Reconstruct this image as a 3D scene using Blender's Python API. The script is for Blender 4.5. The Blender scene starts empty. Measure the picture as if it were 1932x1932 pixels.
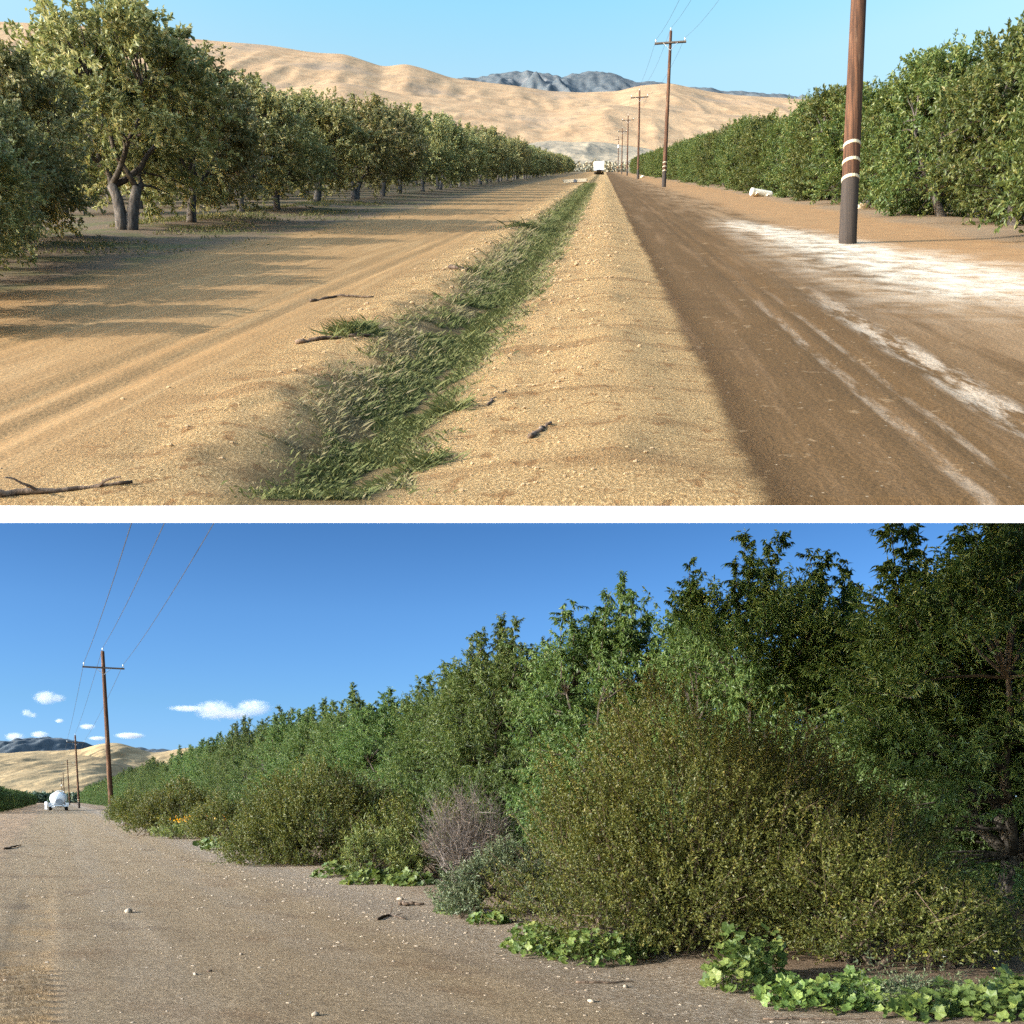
import bpy, math, random
import numpy as np
from mathutils import Vector, Matrix

# ------------------------------------------------------------------ camera, sky, sun, exposure
SC = bpy.context.scene
COL = SC.collection
PX = 1887.0                    # focal length in units of a 1932-px-wide picture
HB, HA = 1.6, 1.4              # eye height above the lower road / above the plane of the upper orchard
HZB, HZA = 1508.0, 318.0
SL = (HZB - HZA) / PX          # gradient of the upper hillside
MA = 0.092                     # heading of the upper road (dx/dy)
MB_ = -0.458                   # heading of the lower road

cam = bpy.data.objects.new('camera', bpy.data.cameras.new('camera'))
COL.objects.link(cam)
cam.location = (0, 0, HB)
cam.rotation_euler = (math.radians(90), 0, 0)
cam.data.sensor_width = 36
cam.data.lens = 36 * PX / 1932
cam.data.shift_y = (HZB - 966) / 1932
cam.data.clip_start = 0.1
cam.data.clip_end = 20000
SC.camera = cam

SUN = Vector((-1, -0.38, 0.31)).normalized()
sun_el = math.asin(SUN.z)
sun_rot = math.atan2(SUN.x, SUN.y)
sl = bpy.data.lights.new('sun', 'SUN')
sl.energy = 5.0
sl.angle = math.radians(0.6)
sl.color = (1.0, 0.955, 0.88)
so = bpy.data.objects.new('sun', sl)
COL.objects.link(so)
so.rotation_euler = (-SUN).to_track_quat('-Z', 'Y').to_euler()

W = bpy.data.worlds.new('World')
SC.world = W
W.use_nodes = True
nt = W.node_tree
nt.nodes.clear()
wo = nt.nodes.new('ShaderNodeOutputWorld')
bg = nt.nodes.new('ShaderNodeBackground')
sky = nt.nodes.new('ShaderNodeTexSky')
sky.sky_type = 'NISHITA'
sky.sun_disc = False
sky.sun_elevation = sun_el
sky.sun_rotation = sun_rot
sky.air_density = 1.0
sky.dust_density = 0.4
sky.ozone_density = 1.5
# the air is clearer low down and milkier high up than the model sky: tint by height above the horizon
tc = nt.nodes.new('ShaderNodeTexCoord')
sp = nt.nodes.new('ShaderNodeSeparateXYZ')
nt.links.new(tc.outputs['Generated'], sp.inputs[0])
rp = nt.nodes.new('ShaderNodeValToRGB')
SKY_TINT = [  # sine of elevation, colour factor
    (0.00, (.26, .45, .98)), (.0427, (.242, .429, .904)), (.093, (.228, .405, .72)), (.182, (.211, .38, .647)), (.263, (.16, .31, .531)),
    (.40, (.70, .85, .90)), (.50, (1.95, 1.85, 1.36)), (.5382, (2.02, 1.89, 1.37)), (.583, (2.0, 2.03, 1.54)), (.623, (1.606, 2.062, 1.641)),
    (.70, (1.0, 1.25, 1.1)), (1.00, (.75, .8, .8)),
]
els = rp.color_ramp.elements
while len(els) < len(SKY_TINT):
    els.new(0.5)
SKY_K = 4.0                    # ramp colours are stored divided by this
for e, (p, c) in zip(els, SKY_TINT):
    e.position = p
    e.color = (c[0] / SKY_K, c[1] / SKY_K, c[2] / SKY_K, 1)
nt.links.new(sp.outputs['Z'], rp.inputs[0])
mx = nt.nodes.new('ShaderNodeVectorMath')
mx.operation = 'MULTIPLY'
nt.links.new(sky.outputs[0], mx.inputs[0])
# low sky towards the sun, brightened as added fill for the shaded lower trees
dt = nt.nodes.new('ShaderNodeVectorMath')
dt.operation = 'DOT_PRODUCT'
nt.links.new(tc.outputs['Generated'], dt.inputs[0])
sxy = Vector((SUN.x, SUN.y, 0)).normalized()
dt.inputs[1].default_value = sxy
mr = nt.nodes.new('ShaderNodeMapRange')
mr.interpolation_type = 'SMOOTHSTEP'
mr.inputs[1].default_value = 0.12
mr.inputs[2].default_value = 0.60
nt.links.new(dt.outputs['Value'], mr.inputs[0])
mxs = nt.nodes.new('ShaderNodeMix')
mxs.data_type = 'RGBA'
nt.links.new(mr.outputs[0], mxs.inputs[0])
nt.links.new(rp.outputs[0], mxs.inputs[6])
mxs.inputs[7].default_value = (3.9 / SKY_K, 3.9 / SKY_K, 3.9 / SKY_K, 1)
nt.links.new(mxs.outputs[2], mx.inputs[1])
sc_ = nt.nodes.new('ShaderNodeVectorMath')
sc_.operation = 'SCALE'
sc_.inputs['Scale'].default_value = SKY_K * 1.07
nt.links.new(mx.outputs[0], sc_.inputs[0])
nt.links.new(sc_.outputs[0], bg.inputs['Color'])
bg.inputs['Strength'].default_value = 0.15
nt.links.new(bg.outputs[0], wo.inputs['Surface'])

vs = SC.view_settings
vs.view_transform = 'Standard'
vs.look = 'None'
vs.gamma = 1.0
vs.use_curve_mapping = False
vs.exposure = 0.9
SC.render.engine = 'CYCLES'
SC.cycles.max_bounces = 6
SC.cycles.diffuse_bounces = 3
SC.cycles.transparent_max_bounces = 8
SC.cycles.volume_bounces = 3
SC.cycles.use_denoising = False

# ------------------------------------------------------------------ helpers
rng = np.random.default_rng(7)
R = random.Random(7)


def zA(y):
    return HB + SL * y - HA


def hash2(ix, iy, seed):
    h = (ix.astype(np.int64) * 374761393 + iy.astype(np.int64) * 668265263 + seed * 1442695041) & 0xFFFFFFFF
    h = ((h ^ (h >> 13)) * 1274126177) & 0xFFFFFFFF
    return ((h ^ (h >> 16)) & 0xFFFF) / 65535.0


def vnoise(x, y, seed=0):
    ix, iy = np.floor(x), np.floor(y)
    fx, fy = x - ix, y - iy
    fx = fx * fx * (3 - 2 * fx)
    fy = fy * fy * (3 - 2 * fy)
    a, b = hash2(ix, iy, seed), hash2(ix + 1, iy, seed)
    c, d = hash2(ix, iy + 1, seed), hash2(ix + 1, iy + 1, seed)
    return (a * (1 - fx) + b * fx) * (1 - fy) + (c * (1 - fx) + d * fx) * fy


def fbm(x, y, seed=0, octs=4):
    s, a, t = 0.0, 0.5, 0.0
    for o in range(octs):
        s = s + a * vnoise(x * 2 ** o + 13.7 * o, y * 2 ** o + 7.1 * o, seed + o)
        t += a
        a *= 0.5
    return s / t


class MB:
    """collects shapes; build() links them as one mesh object"""

    def __init__(self):
        self.v, self.f, self.r, self.m, self.n = [], [], [], [], 0

    def add(self, verts, faces, rnd=None, mi=0):
        verts = np.asarray(verts, dtype=np.float64).reshape(-1, 3)
        if isinstance(faces, np.ndarray):
            self.f.append((faces + self.n, mi))
        else:
            by = {}
            for f in faces:
                by.setdefault(len(f), []).append(f)
            for L in by.values():
                self.f.append((np.array(L, dtype=np.int64) + self.n, mi))
        self.v.append(verts)
        self.r.append(np.zeros(len(verts)) if rnd is None else np.broadcast_to(np.asarray(rnd, dtype=np.float64), (len(verts),)))
        self.n += len(verts)
        return self

    def box(self, c, s, mi=0, rot=None):
        c = np.array(c, dtype=float)
        h = np.array(s, dtype=float) / 2
        sg = np.array([[-1, -1, -1], [1, -1, -1], [1, 1, -1], [-1, 1, -1], [-1, -1, 1], [1, -1, 1], [1, 1, 1], [-1, 1, 1]])
        v = sg * h
        if rot is not None:
            v = v @ np.array(rot.to_3x3()).T
        return self.add(v + c, [(0, 3, 2, 1), (4, 5, 6, 7), (0, 1, 5, 4), (1, 2, 6, 5), (2, 3, 7, 6), (3, 0, 4, 7)], mi=mi)

    def tube(self, pts, rad, n=6, cap=True, mi=0, rnd=None):
        pts = np.asarray(pts, dtype=float)
        k = len(pts)
        rad = np.broadcast_to(np.asarray(rad, dtype=float), (k,))
        d = np.gradient(pts, axis=0)
        d /= np.linalg.norm(d, axis=1)[:, None] + 1e-9
        ref = np.array([1.0, 0.13, 0.07]) if abs(d[0][0]) < 0.8 else np.array([0.1, 1.0, 0.05])
        a = np.cross(d, ref)
        a /= np.linalg.norm(a, axis=1)[:, None] + 1e-9
        b = np.cross(d, a)
        th = np.linspace(0, 2 * math.pi, n, endpoint=False)
        ring = a[:, None, :] * np.cos(th)[None, :, None] + b[:, None, :] * np.sin(th)[None, :, None]
        v = pts[:, None, :] + ring * rad[:, None, None]
        i = np.arange(k - 1)[:, None] * n
        j = np.arange(n)[None, :]
        q = np.stack([i + j, i + (j + 1) % n, i + n + (j + 1) % n, i + n + j], -1).reshape(-1, 4)
        self.add(v.reshape(-1, 3), q, mi=mi, rnd=rnd)
        if cap:
            base = self.n - k * n
            self.f.append((np.array([[base + x for x in range(n)][::-1]]), mi))
            self.f.append((np.array([[base + (k - 1) * n + x for x in range(n)]]), mi))
        return self

    def lathe(self, prof, n=24, axis='z', c=(0, 0, 0), sx=1.0, sy=1.0, mi=0):
        """prof: (radius, height) pairs"""
        th = np.linspace(0, 2 * math.pi, n, endpoint=False)
        v = []
        for r, h in prof:
            ring = np.stack([r * np.cos(th) * sx, r * np.sin(th) * sy, np.full(n, h)], -1)
            v.append(ring)
        v = np.concatenate(v)
        if axis == 'y':
            v = np.stack([v[:, 0], v[:, 2], v[:, 1]], -1)
        if axis == 'x':
            v = np.stack([v[:, 2], v[:, 0], v[:, 1]], -1)
        k = len(prof)
        i = np.arange(k - 1)[:, None] * n
        j = np.arange(n)[None, :]
        q = np.stack([i + j, i + (j + 1) % n, i + n + (j + 1) % n, i + n + j], -1).reshape(-1, 4)
        self.add(v + np.array(c), q, mi=mi)
        base = self.n - k * n
        self.f.append((np.array([[base + x for x in range(n)][::-1]]), mi))
        self.f.append((np.array([[base + (k - 1) * n + x for x in range(n)]]), mi))
        return self

    def mesh(self, name, mats, smooth=False):
        me = bpy.data.meshes.new(name)
        v = np.concatenate(self.v)
        me.vertices.add(len(v))
        me.vertices.foreach_set('co', v.astype(np.float32).ravel())
        loops = np.concatenate([f.ravel() for f, _ in self.f])
        tot = np.concatenate([np.full(len(f), f.shape[1]) for f, _ in self.f])
        mi = np.concatenate([np.full(len(f), m) for f, m in self.f])
        st = np.concatenate([[0], np.cumsum(tot)[:-1]])
        me.loops.add(len(loops))
        me.loops.foreach_set('vertex_index', loops.astype(np.int32))
        me.polygons.add(len(tot))
        me.polygons.foreach_set('loop_start', st.astype(np.int32))
        me.polygons.foreach_set('loop_total', tot.astype(np.int32))
        me.polygons.foreach_set('material_index', mi.astype(np.int32))
        me.polygons.foreach_set('use_smooth', np.full(len(tot), smooth, dtype=bool))
        at = me.attributes.new('rnd', 'FLOAT', 'POINT')
        at.data.foreach_set('value', np.concatenate(self.r).astype(np.float32))
        for m in (mats if isinstance(mats, (list, tuple)) else [mats]):
            me.materials.append(m)
        me.update(calc_edges=True)
        me.validate()
        return me

    def build(self, name, mats, parent=None, smooth=False):
        o = bpy.data.objects.new(name, self.mesh(name, mats, smooth))
        COL.objects.link(o)
        if parent is not None:
            o.parent = parent
        return o


def tag(o, label=None, cat=None, group=None, kind=None):
    if label:
        o['label'] = label
    if cat:
        o['category'] = cat
    if group:
        o['group'] = group
    if kind:
        o['kind'] = kind
    return o


def empty(name, loc, rz=0.0, label=None, cat=None, group=None):
    o = bpy.data.objects.new(name, None)
    COL.objects.link(o)
    o.location = loc
    o.rotation_euler = (0, 0, rz)
    return tag(o, label, cat, group)


def copy_tree(o, parent=None):
    c = o.copy()
    COL.objects.link(c)
    c.parent = parent
    for ch in list(o.children):
        copy_tree(ch, c)
    return c


ORD = ['first', 'second', 'third', 'fourth', 'fifth', 'sixth', 'seventh', 'eighth', 'ninth', 'tenth', 'eleventh', 'twelfth']


# pixel (1932 scale) -> places
def gA(px, py):
    y = PX * HA / (py - HZA)
    return ((px - 966) / PX * y, y)


def gB(px, py):
    y = PX * HB / (py - HZB)
    return ((px - 966) / PX * y, y)


def atB(px, y):
    return (px - 966) / PX * y


# ------------------------------------------------------------------ materials
class NT:
    def __init__(self, name):
        self.m = bpy.data.materials.new(name)
        self.m.use_nodes = True
        self.t = self.m.node_tree
        self.t.nodes.clear()
        self.out = self.t.nodes.new('ShaderNodeOutputMaterial')
        self.tc = None

    def n(self, kind, **kw):
        x = self.t.nodes.new(kind)
        for k, v in kw.items():
            setattr(x, k, v)
        return x

    def L(self, a, b):
        self.t.links.new(a, b)

    def put(self, sock, v):
        if isinstance(v, bpy.types.NodeSocket):
            self.L(v, sock)
        elif isinstance(v, (tuple, list)) and len(v) == 3 and sock.type == 'RGBA':
            sock.default_value = (*v, 1)
        else:
            sock.default_value = v

    def coord(self):
        if self.tc is None:
            self.tc = self.n('ShaderNodeTexCoord')
        return self.tc.outputs['Object']

    def math(self, op, a, b=0.0, c=0.0, clamp=False):
        x = self.n('ShaderNodeMath', operation=op, use_clamp=clamp)
        self.put(x.inputs[0], a)
        self.put(x.inputs[1], b)
        self.put(x.inputs[2], c)
        return x.outputs[0]

    def mul(self, a, b): return self.math('MULTIPLY', a, b)
    def addm(self, a, b): return self.math('ADD', a, b)
    def sub(self, a, b): return self.math('SUBTRACT', a, b)

    def sep(self, v):
        x = self.n('ShaderNodeSeparateXYZ')
        self.L(v, x.inputs[0])
        return x.outputs

    def comb(self, a, b, c=0.0):
        x = self.n('ShaderNodeCombineXYZ')
        for s, v in zip(x.inputs, (a, b, c)):
            self.put(s, v)
        return x.outputs[0]

    def noise(self, vec, scale, detail=4, rough=0.55, dist=0.0):
        x = self.n('ShaderNodeTexNoise')
        self.L(vec, x.inputs['Vector'])
        x.inputs['Scale'].default_value = scale
        x.inputs['Detail'].default_value = detail
        x.inputs['Roughness'].default_value = rough
        x.inputs['Distortion'].default_value = dist
        return x.outputs['Fac']

    def voro(self, vec, scale, feature='F1', out='Distance'):
        x = self.n('ShaderNodeTexVoronoi', feature=feature)
        self.L(vec, x.inputs['Vector'])
        x.inputs['Scale'].default_value = scale
        return x.outputs[out]

    def step(self, v, lo, hi):
        x = self.n('ShaderNodeMapRange', interpolation_type='SMOOTHSTEP')
        self.put(x.inputs[0], v)
        x.inputs[1].default_value = lo
        x.inputs[2].default_value = hi
        return x.outputs[0]

    def mix(self, f, a, b, blend='MIX'):
        x = self.n('ShaderNodeMix', data_type='RGBA', blend_type=blend)
        self.put(x.inputs[0], f)
        self.put(x.inputs[6], a)
        self.put(x.inputs[7], b)
        return x.outputs[2]

    def attr(self, name='rnd'):
        return self.n('ShaderNodeAttribute', attribute_name=name).outputs['Fac']

    def orand(self):
        return self.n('ShaderNodeObjectInfo').outputs['Random']

    def ramp(self, f, stops):
        x = self.n('ShaderNodeValToRGB')
        e = x.color_ramp.elements
        while len(e) < len(stops):
            e.new(0.5)
        for k, (p, c) in zip(e, stops):
            k.position = p
            k.color = (*c, 1)
        self.put(x.inputs[0], f)
        return x.outputs[0]

    def hsv(self, c, h=0.5, s=1.0, v=1.0):
        x = self.n('ShaderNodeHueSaturation')
        self.put(x.inputs['Hue'], h)
        self.put(x.inputs['Saturation'], s)
        self.put(x.inputs['Value'], v)
        self.put(x.inputs['Color'], c)
        return x.outputs[0]

    def bump(self, h, strength=0.5, dist=0.02, nrm=None):
        x = self.n('ShaderNodeBump')
        x.inputs['Strength'].default_value = strength
        x.inputs['Distance'].default_value = dist
        self.L(h, x.inputs['Height'])
        if nrm is not None:
            self.L(nrm, x.inputs['Normal'])
        return x.outputs[0]

    def bsdf(self, col, rough=0.8, spec=0.3, nrm=None, metal=0.0):
        x = self.n('ShaderNodeBsdfPrincipled')
        self.put(x.inputs['Base Color'], col)
        self.put(x.inputs['Roughness'], rough)
        x.inputs['Specular IOR Level'].default_value = spec
        x.inputs['Metallic'].default_value = metal
        if nrm is not None:
            self.L(nrm, x.inputs['Normal'])
        return x.outputs[0]

    def done(self, sh):
        self.L(sh, self.out.inputs['Surface'])
        return self.m


def leaf_mat(name, stops, spec=0.35, rough=0.5, trans=0.3, hue_var=0.03, val_var=0.35, warm=None):
    t = NT(name)
    r = t.attr()
    c = t.ramp(r, stops)
    o = t.orand()
    c = t.hsv(c, h=t.addm(0.5 - hue_var / 2, t.mul(o, hue_var)), v=t.addm(1 - val_var / 2, t.mul(o, val_var)))
    b = t.bsdf(c, rough, spec)
    tr = t.n('ShaderNodeBsdfTranslucent')
    t.L(t.hsv(c, h=0.485, s=1.15, v=1.3), tr.inputs[0])
    ms = t.n('ShaderNodeMixShader')
    ms.inputs[0].default_value = trans
    t.L(b, ms.inputs[1])
    t.L(tr.outputs[0], ms.inputs[2])
    return t.done(ms.outputs[0])


def bark_mat(name, c1, c2):
    t = NT(name)
    x, y, z = t.sep(t.coord())
    v = t.comb(x, y, t.mul(z, 0.25))
    n = t.noise(v, 22, 5, 0.65)
    c = t.mix(t.step(n, 0.35, 0.7), c1, c2)
    return t.done(t.bsdf(c, 0.9, 0.15, t.bump(n, 0.6, 0.02)))


def plain_mat(name, col, rough=0.6, spec=0.4, metal=0.0, var=0.12, scale=6.0):
    t = NT(name)
    n = t.noise(t.coord(), scale, 4)
    c = t.hsv(col if False else t.mix(0.0, col, col), v=t.addm(1 - var, t.mul(n, 2 * var)))
    return t.done(t.bsdf(c, rough, spec, metal=metal))


M = {}
M['almond_dry'] = leaf_mat('almond_leaves_upper', [(0, (.075, .098, .040)), (.4, (.18, .195, .078)), (.75, (.31, .305, .14)), (1, (.44, .38, .22))], spec=0.3, trans=.3)
M['almond_warm'] = leaf_mat('almond_leaves_upper_right', [(0, (.032, .056, .017)), (.45, (.080, .112, .032)), (.8, (.145, .165, .048)), (1, (.22, .20, .075))], spec=0.3, trans=.3)
M['almond_green'] = leaf_mat('almond_leaves_lower', [(0, (.040, .074, .022)), (.5, (.086, .135, .040)), (.85, (.14, .19, .060)), (1, (.21, .24, .09))], spec=0.32, rough=.48, trans=.3)
M['olive'] = leaf_mat('bush_leaves', [(0, (.040, .056, .014)), (.5, (.092, .108, .024)), (.85, (.148, .148, .034)), (1, (.23, .195, .055))], trans=.25, hue_var=.02, val_var=.2)
M['greybush'] = leaf_mat('grey_shrub_leaves', [(0, (.055, .078, .038)), (.6, (.105, .13, .065)), (1, (.17, .185, .105))], trans=.2)
M['weed'] = leaf_mat('weed_leaves', [(0, (.06, .085, .022)), (.6, (.14, .17, .05)), (1, (.32, .32, .11))], trans=.3)
M['mallow'] = leaf_mat('mallow_leaves', [(0, (.045, .078, .020)), (.5, (.105, .155, .038)), (.85, (.20, .245, .062)), (1, (.36, .33, .09))], trans=.3, hue_var=.02, val_var=.25)
M['grass'] = leaf_mat('ditch_grass_blades', [(0, (.045, .054, .018)), (.5, (.092, .100, .036)), (.75, (.135, .125, .055)), (1, (.175, .14, .085))], trans=.2, spec=.08, rough=.8)
M['bark'] = bark_mat('almond_bark', (.035, .030, .026), (.115, .10, .085))
M['twig'] = bark_mat('twig_bark', (.07, .05, .035), (.16, .12, .085))
M['drytwig'] = bark_mat('dry_twigs', (.105, .088, .08), (.23, .195, .175))
M['stick'] = bark_mat('dead_wood', (.05, .035, .025), (.17, .12, .085))

# ------------------------------------------------------------------ the upper hillside: ground sheet
def hillA(w, y):
    """relief of the upper ground above its plane; w = distance across the road"""
    cap = np.clip(0.3545 * y - 1.46, 0.015, 0.16)
    fade = np.clip((110 - y) / 20, 0, 1)
    h = -cap * np.exp(-((w + 1.28) / 0.36) ** 2) * fade
    nz = fbm(w * 2.2, y * 1.6, 3, 4) - 0.5
    h = h + (0.075 + 0.10 * nz) * np.exp(-((w - 0.05) / 0.42) ** 2) * fade
    h = h + (0.05 + 0.14 * nz) * np.exp(-((w + 2.05) / 0.32) ** 2) * fade
    # clods on the ditch banks
    bank = np.exp(-((w + 0.62) / 0.3) ** 2) + np.exp(-((w + 1.95) / 0.45) ** 2)
    h = h + bank * (fbm(w * 7, y * 5, 11, 3) - 0.5) * 0.075 * np.clip(y / 6, .5, 1)
    # wheel ruts of the left track
    for c in (-3.1, -3.45, -4.7, -5.05):
        h = h - 0.025 * np.exp(-((w - c + 0.08 * np.sin(y * .21)) / 0.11) ** 2)
    h = h + 0.02 * (fbm(w * 1.3, y * .9, 5, 4) - .5)
    h = h + 0.10 * np.exp(-((w + 10.5) / 1.2) ** 2) + 0.08 * np.exp(-((w - 9.4) / 1.2) ** 2)
    # tracks pressed in the road
    for c in (1.62, 1.86, 2.3):
        h = h - 0.012 * np.exp(-((w - c) / 0.06) ** 2)
    return (h - 0.012) * np.clip((y - 4.19) / .6, 0.0, 1) - .002


def zground(x, y):
    w = np.asarray(x) - MA * np.asarray(y)
    return zA(np.asarray(y)) + hillA(w, np.asarray(y, dtype=float))


Y0 = 4.19
ys = Y0 * np.exp(np.linspace(0, math.log(720 / Y0), 330))
fixed = np.arange(-3.0, 6.01, 0.06)
rows = []
for y in ys:
    wl = min(-3.0 - 1.3 * min(1.0, max(0.0, (6.6 - y) / .8)), -.522 * y - (.55 if y < 16 else .25) - .45 * float(fbm(np.array([y * 1.3]), np.array([.5]), 91, 3)[0]) - MA * y) - 1e-3
    wr = max(6.0, .56 * y + 2 - MA * y) + 1e-3
    q = np.linspace(0, 1, 46)[:-1]
    lft = wl + (-3.0 - wl) * (1 - (1 - q) ** 1.6)
    q = np.linspace(0, 1, 46)[1:]
    rgt = 6.0 + (wr - 6.0) * q ** 1.6
    rows.append(np.concatenate([lft, fixed, rgt]))
wg = np.array(rows)
yg = np.repeat(ys[:, None], wg.shape[1], 1)
zg = zA(yg) + hillA(wg, yg)
lip = HB + (HZB - 950.0) / PX * Y0
zg[0] = lip - .020
vg = np.stack([wg + MA * yg, yg, zg], -1)
nr, nc = wg.shape
ii = np.arange(nr - 1)[:, None] * nc
jj = np.arange(nc - 1)[None, :]
qd = np.stack([ii + jj, ii + jj + 1, ii + nc + jj + 1, ii + nc + jj], -1).reshape(-1, 4)
g = MB().add(vg.reshape(-1, 3), qd)
# underside and edges of the hillside
th = np.minimum(0.7, 0.3545 * ys - 1.415)
bl = np.stack([vg[:, 0, 0], ys, zA(ys) - th], -1)
br = np.stack([vg[:, -1, 0], ys, zA(ys) - th], -1)
k = np.arange(nr - 1)
und = np.concatenate([bl, br])
g.add(und, np.stack([k, k + 1, nr + k + 1, nr + k], -1))
for side, edge in ((bl, vg[:, 0]), (br, vg[:, -1])):
    g.add(np.concatenate([side, edge]), np.stack([k, k + 1, nr + k + 1, nr + k], -1))


def ground_a_mat():
    t = NT('upper_ground')
    x, y, z = t.sep(t.coord())
    w = t.sub(x, t.mul(y, MA))
    p = t.comb(w, y)
    big = t.noise(p, 0.35, 4)
    med = t.noise(p, 2.2, 5)
    fine = t.noise(p, 26, 4, .65)
    grit = t.noise(p, 75, 2, .6)
    streak = t.noise(t.comb(t.mul(w, 3.2), t.mul(y, .16)), 1.0, 6, .65)
    streak2 = t.noise(t.comb(t.mul(w, 9), t.mul(y, .35)), 1.0, 4, .6)
    cross = t.noise(t.comb(t.mul(w, .5), t.mul(y, 2.0)), 1.0, 4, .6)
    # loose tan track
    c = t.mix(med, (0.199, 0.112, 0.044), (0.275, 0.163, 0.068))
    c = t.mix(t.step(streak2, .42, .72), c, (0.296, 0.182, 0.080))
    c = t.mix(t.mul(t.step(streak, .52, .75), .5), c, (0.179, 0.102, 0.042))
    # orchard floor on both sides
    wob = t.mul(t.sub(big, .5), 2.2)
    lf = t.step(t.addm(w, wob), -6.3, -7.3)
    floor_c = t.mix(t.noise(p, 5, 5), (0.063, 0.044, 0.027), (0.165, 0.117, 0.071))  # litter colour, darkened further to stand for the shade under the crowns
    floor_c = t.mix(t.mul(t.step(t.noise(p, .8, 4), .48, .62), .55), floor_c, (0.069, 0.079, 0.022))
    c = t.mix(lf, c, floor_c)
    # clods and gravel around the ditch
    spk = t.step(t.noise(p, 52, 5, .75), .36, .64)
    berm = t.mul(t.step(w, -2.9, -2.2), t.step(w, .95, .6))
    bc = t.mix(spk, (0.285, 0.175, 0.072), (0.522, 0.350, 0.166))
    bc = t.mix(t.mul(t.step(cross, .48, .66), .6), bc, (0.193, 0.106, 0.044))  # dark cross bands painted for the shadow lines of the berm's ridges
    bc = t.mix(t.mul(t.step(t.noise(p, 8, 3), .56, .66), .7), bc, (0.214, 0.106, 0.039))
    bc = t.mix(t.mul(t.step(grit, .60, .7), .6), bc, (0.151, 0.093, 0.040))
    c = t.mix(berm, c, bc)
    # wet soil in the ditch
    dm = t.step(t.math('ABSOLUTE', t.addm(w, 1.28)), .50, .22)
    c = t.mix(t.mul(dm, .8), c, (0.090, 0.069, 0.029))
    # the dark road
    e1 = t.addm(w, t.addm(t.addm(t.mul(t.sub(med, .5), .20), t.mul(t.sub(big, .5), .18)), t.mul(t.sub(fine, .5), .08)))
    road = t.step(e1, .60, .74)
    rc = t.mix(med, (0.072, 0.040, 0.015), (0.114, 0.063, 0.024))
    rc = t.mix(t.mul(t.step(streak, .47, .75), .8), rc, (0.169, 0.099, 0.047))
    rc = t.mix(t.mul(t.step(cross, .56, .7), .45), rc, (0.066, 0.036, 0.015))
    fl_ = t.noise(t.comb(t.mul(w, 4.5), t.mul(y, 4.5)), 1, 4, .6)
    rc = t.mix(t.mul(t.step(fl_, .62, .68), .55), rc, (0.248, 0.163, 0.086))
    # pale worn lines and salt on the right half
    right = t.step(t.addm(w, wob), 1.9, 3.6)
    rc = t.mix(t.mul(right, t.step(t.noise(t.comb(t.mul(w, 1.6), t.mul(y, .22)), 1, 5, .6), .36, .62)), rc, (0.206, 0.129, 0.066))
    for cc, wd, f in ((1.62, .06, .32), (1.86, .04, .28), (2.33, .22, .75)):
        ln = t.step(t.math('ABSOLUTE', t.sub(t.addm(w, t.mul(t.sub(big, .5), .25)), cc)), wd, wd * .35)
        ln = t.mul(t.mul(ln, t.step(y, 13, 8)), t.step(t.noise(t.comb(t.mul(w, 6), t.mul(y, 1.2)), 1, 6, .7), .42, .62))
        rc = t.mix(t.mul(ln, f), rc, (0.413, 0.330, 0.242))
    c = t.mix(road, c, rc)
    # far right: orange sand
    sand_m = t.step(t.addm(w, wob), 3.7, 5.0)
    sc2 = t.mix(med, (0.206, 0.112, 0.049), (0.310, 0.185, 0.086))
    sc2 = t.mix(t.mul(t.step(cross, .52, .7), .55), sc2, (0.206, 0.109, 0.047))
    c = t.mix(sand_m, c, sc2)
    rf = t.step(t.addm(w, wob), 7.2, 8.2)
    c = t.mix(t.mul(rf, .75), c, t.mix(med, (0.117, 0.089, 0.058), (0.227, 0.165, 0.104)))
    # white salt crust by the pole
    q_ = t.sub(y, 14.0)
    ctr = t.addm(4.55, t.mul(q_, -.085))
    hw_ = t.math('MAXIMUM', t.sub(1.2, t.mul(q_, .06)), .2)
    sm = t.math('DIVIDE', t.math('ABSOLUTE', t.sub(t.addm(w, t.mul(t.sub(t.noise(p, .8, 5, .65), .5), 1.5)), ctr)), hw_)
    dust = t.mul(t.mul(t.step(sm, 2.1, .7), t.step(y, 31, 22)), t.step(y, 8.0, 12.0))
    c = t.mix(t.mul(dust, t.mul(t.step(t.noise(p, 1.7, 6, .7), .35, .65), .55)), c, (0.560, 0.463, 0.344))
    salt = t.mul(t.mul(t.step(sm, 1.0, .55), t.step(y, 29, 23)), t.step(y, 9.6, 12.0))
    salt = t.mul(salt, t.step(t.noise(t.comb(t.mul(w, 1.0), t.mul(y, .8)), 2.6, 6, .75), .36, .62))
    c = t.mix(t.mul(salt, t.addm(.45, t.mul(t.noise(p, 6, 5, .7), .75))), c, (0.550, 0.489, 0.386))
    # scattered pale pebbles everywhere
    pb = t.voro(p, 9)
    c = t.mix(t.mul(t.step(pb, .085, .05), t.mul(road, .6)), c, (0.378, 0.291, 0.190))
    c = t.mix(.55, c, t.mix(t.step(t.noise(p, 40, 4, .75), .3, .7), (.50, .50, .50), (1.35, 1.35, 1.35)), 'MULTIPLY')
    hgt = t.addm(t.mul(med, .5), t.addm(t.mul(fine, .35), t.mul(t.mul(spk, berm), .5)))
    return t.done(t.bsdf(c, .92, .12, t.bump(hgt, .8, .035)))


M['ground_a'] = ground_a_mat()
ga = g.build('hillside_ground', M['ground_a'], smooth=True)
tag(ga, kind='structure')

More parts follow.
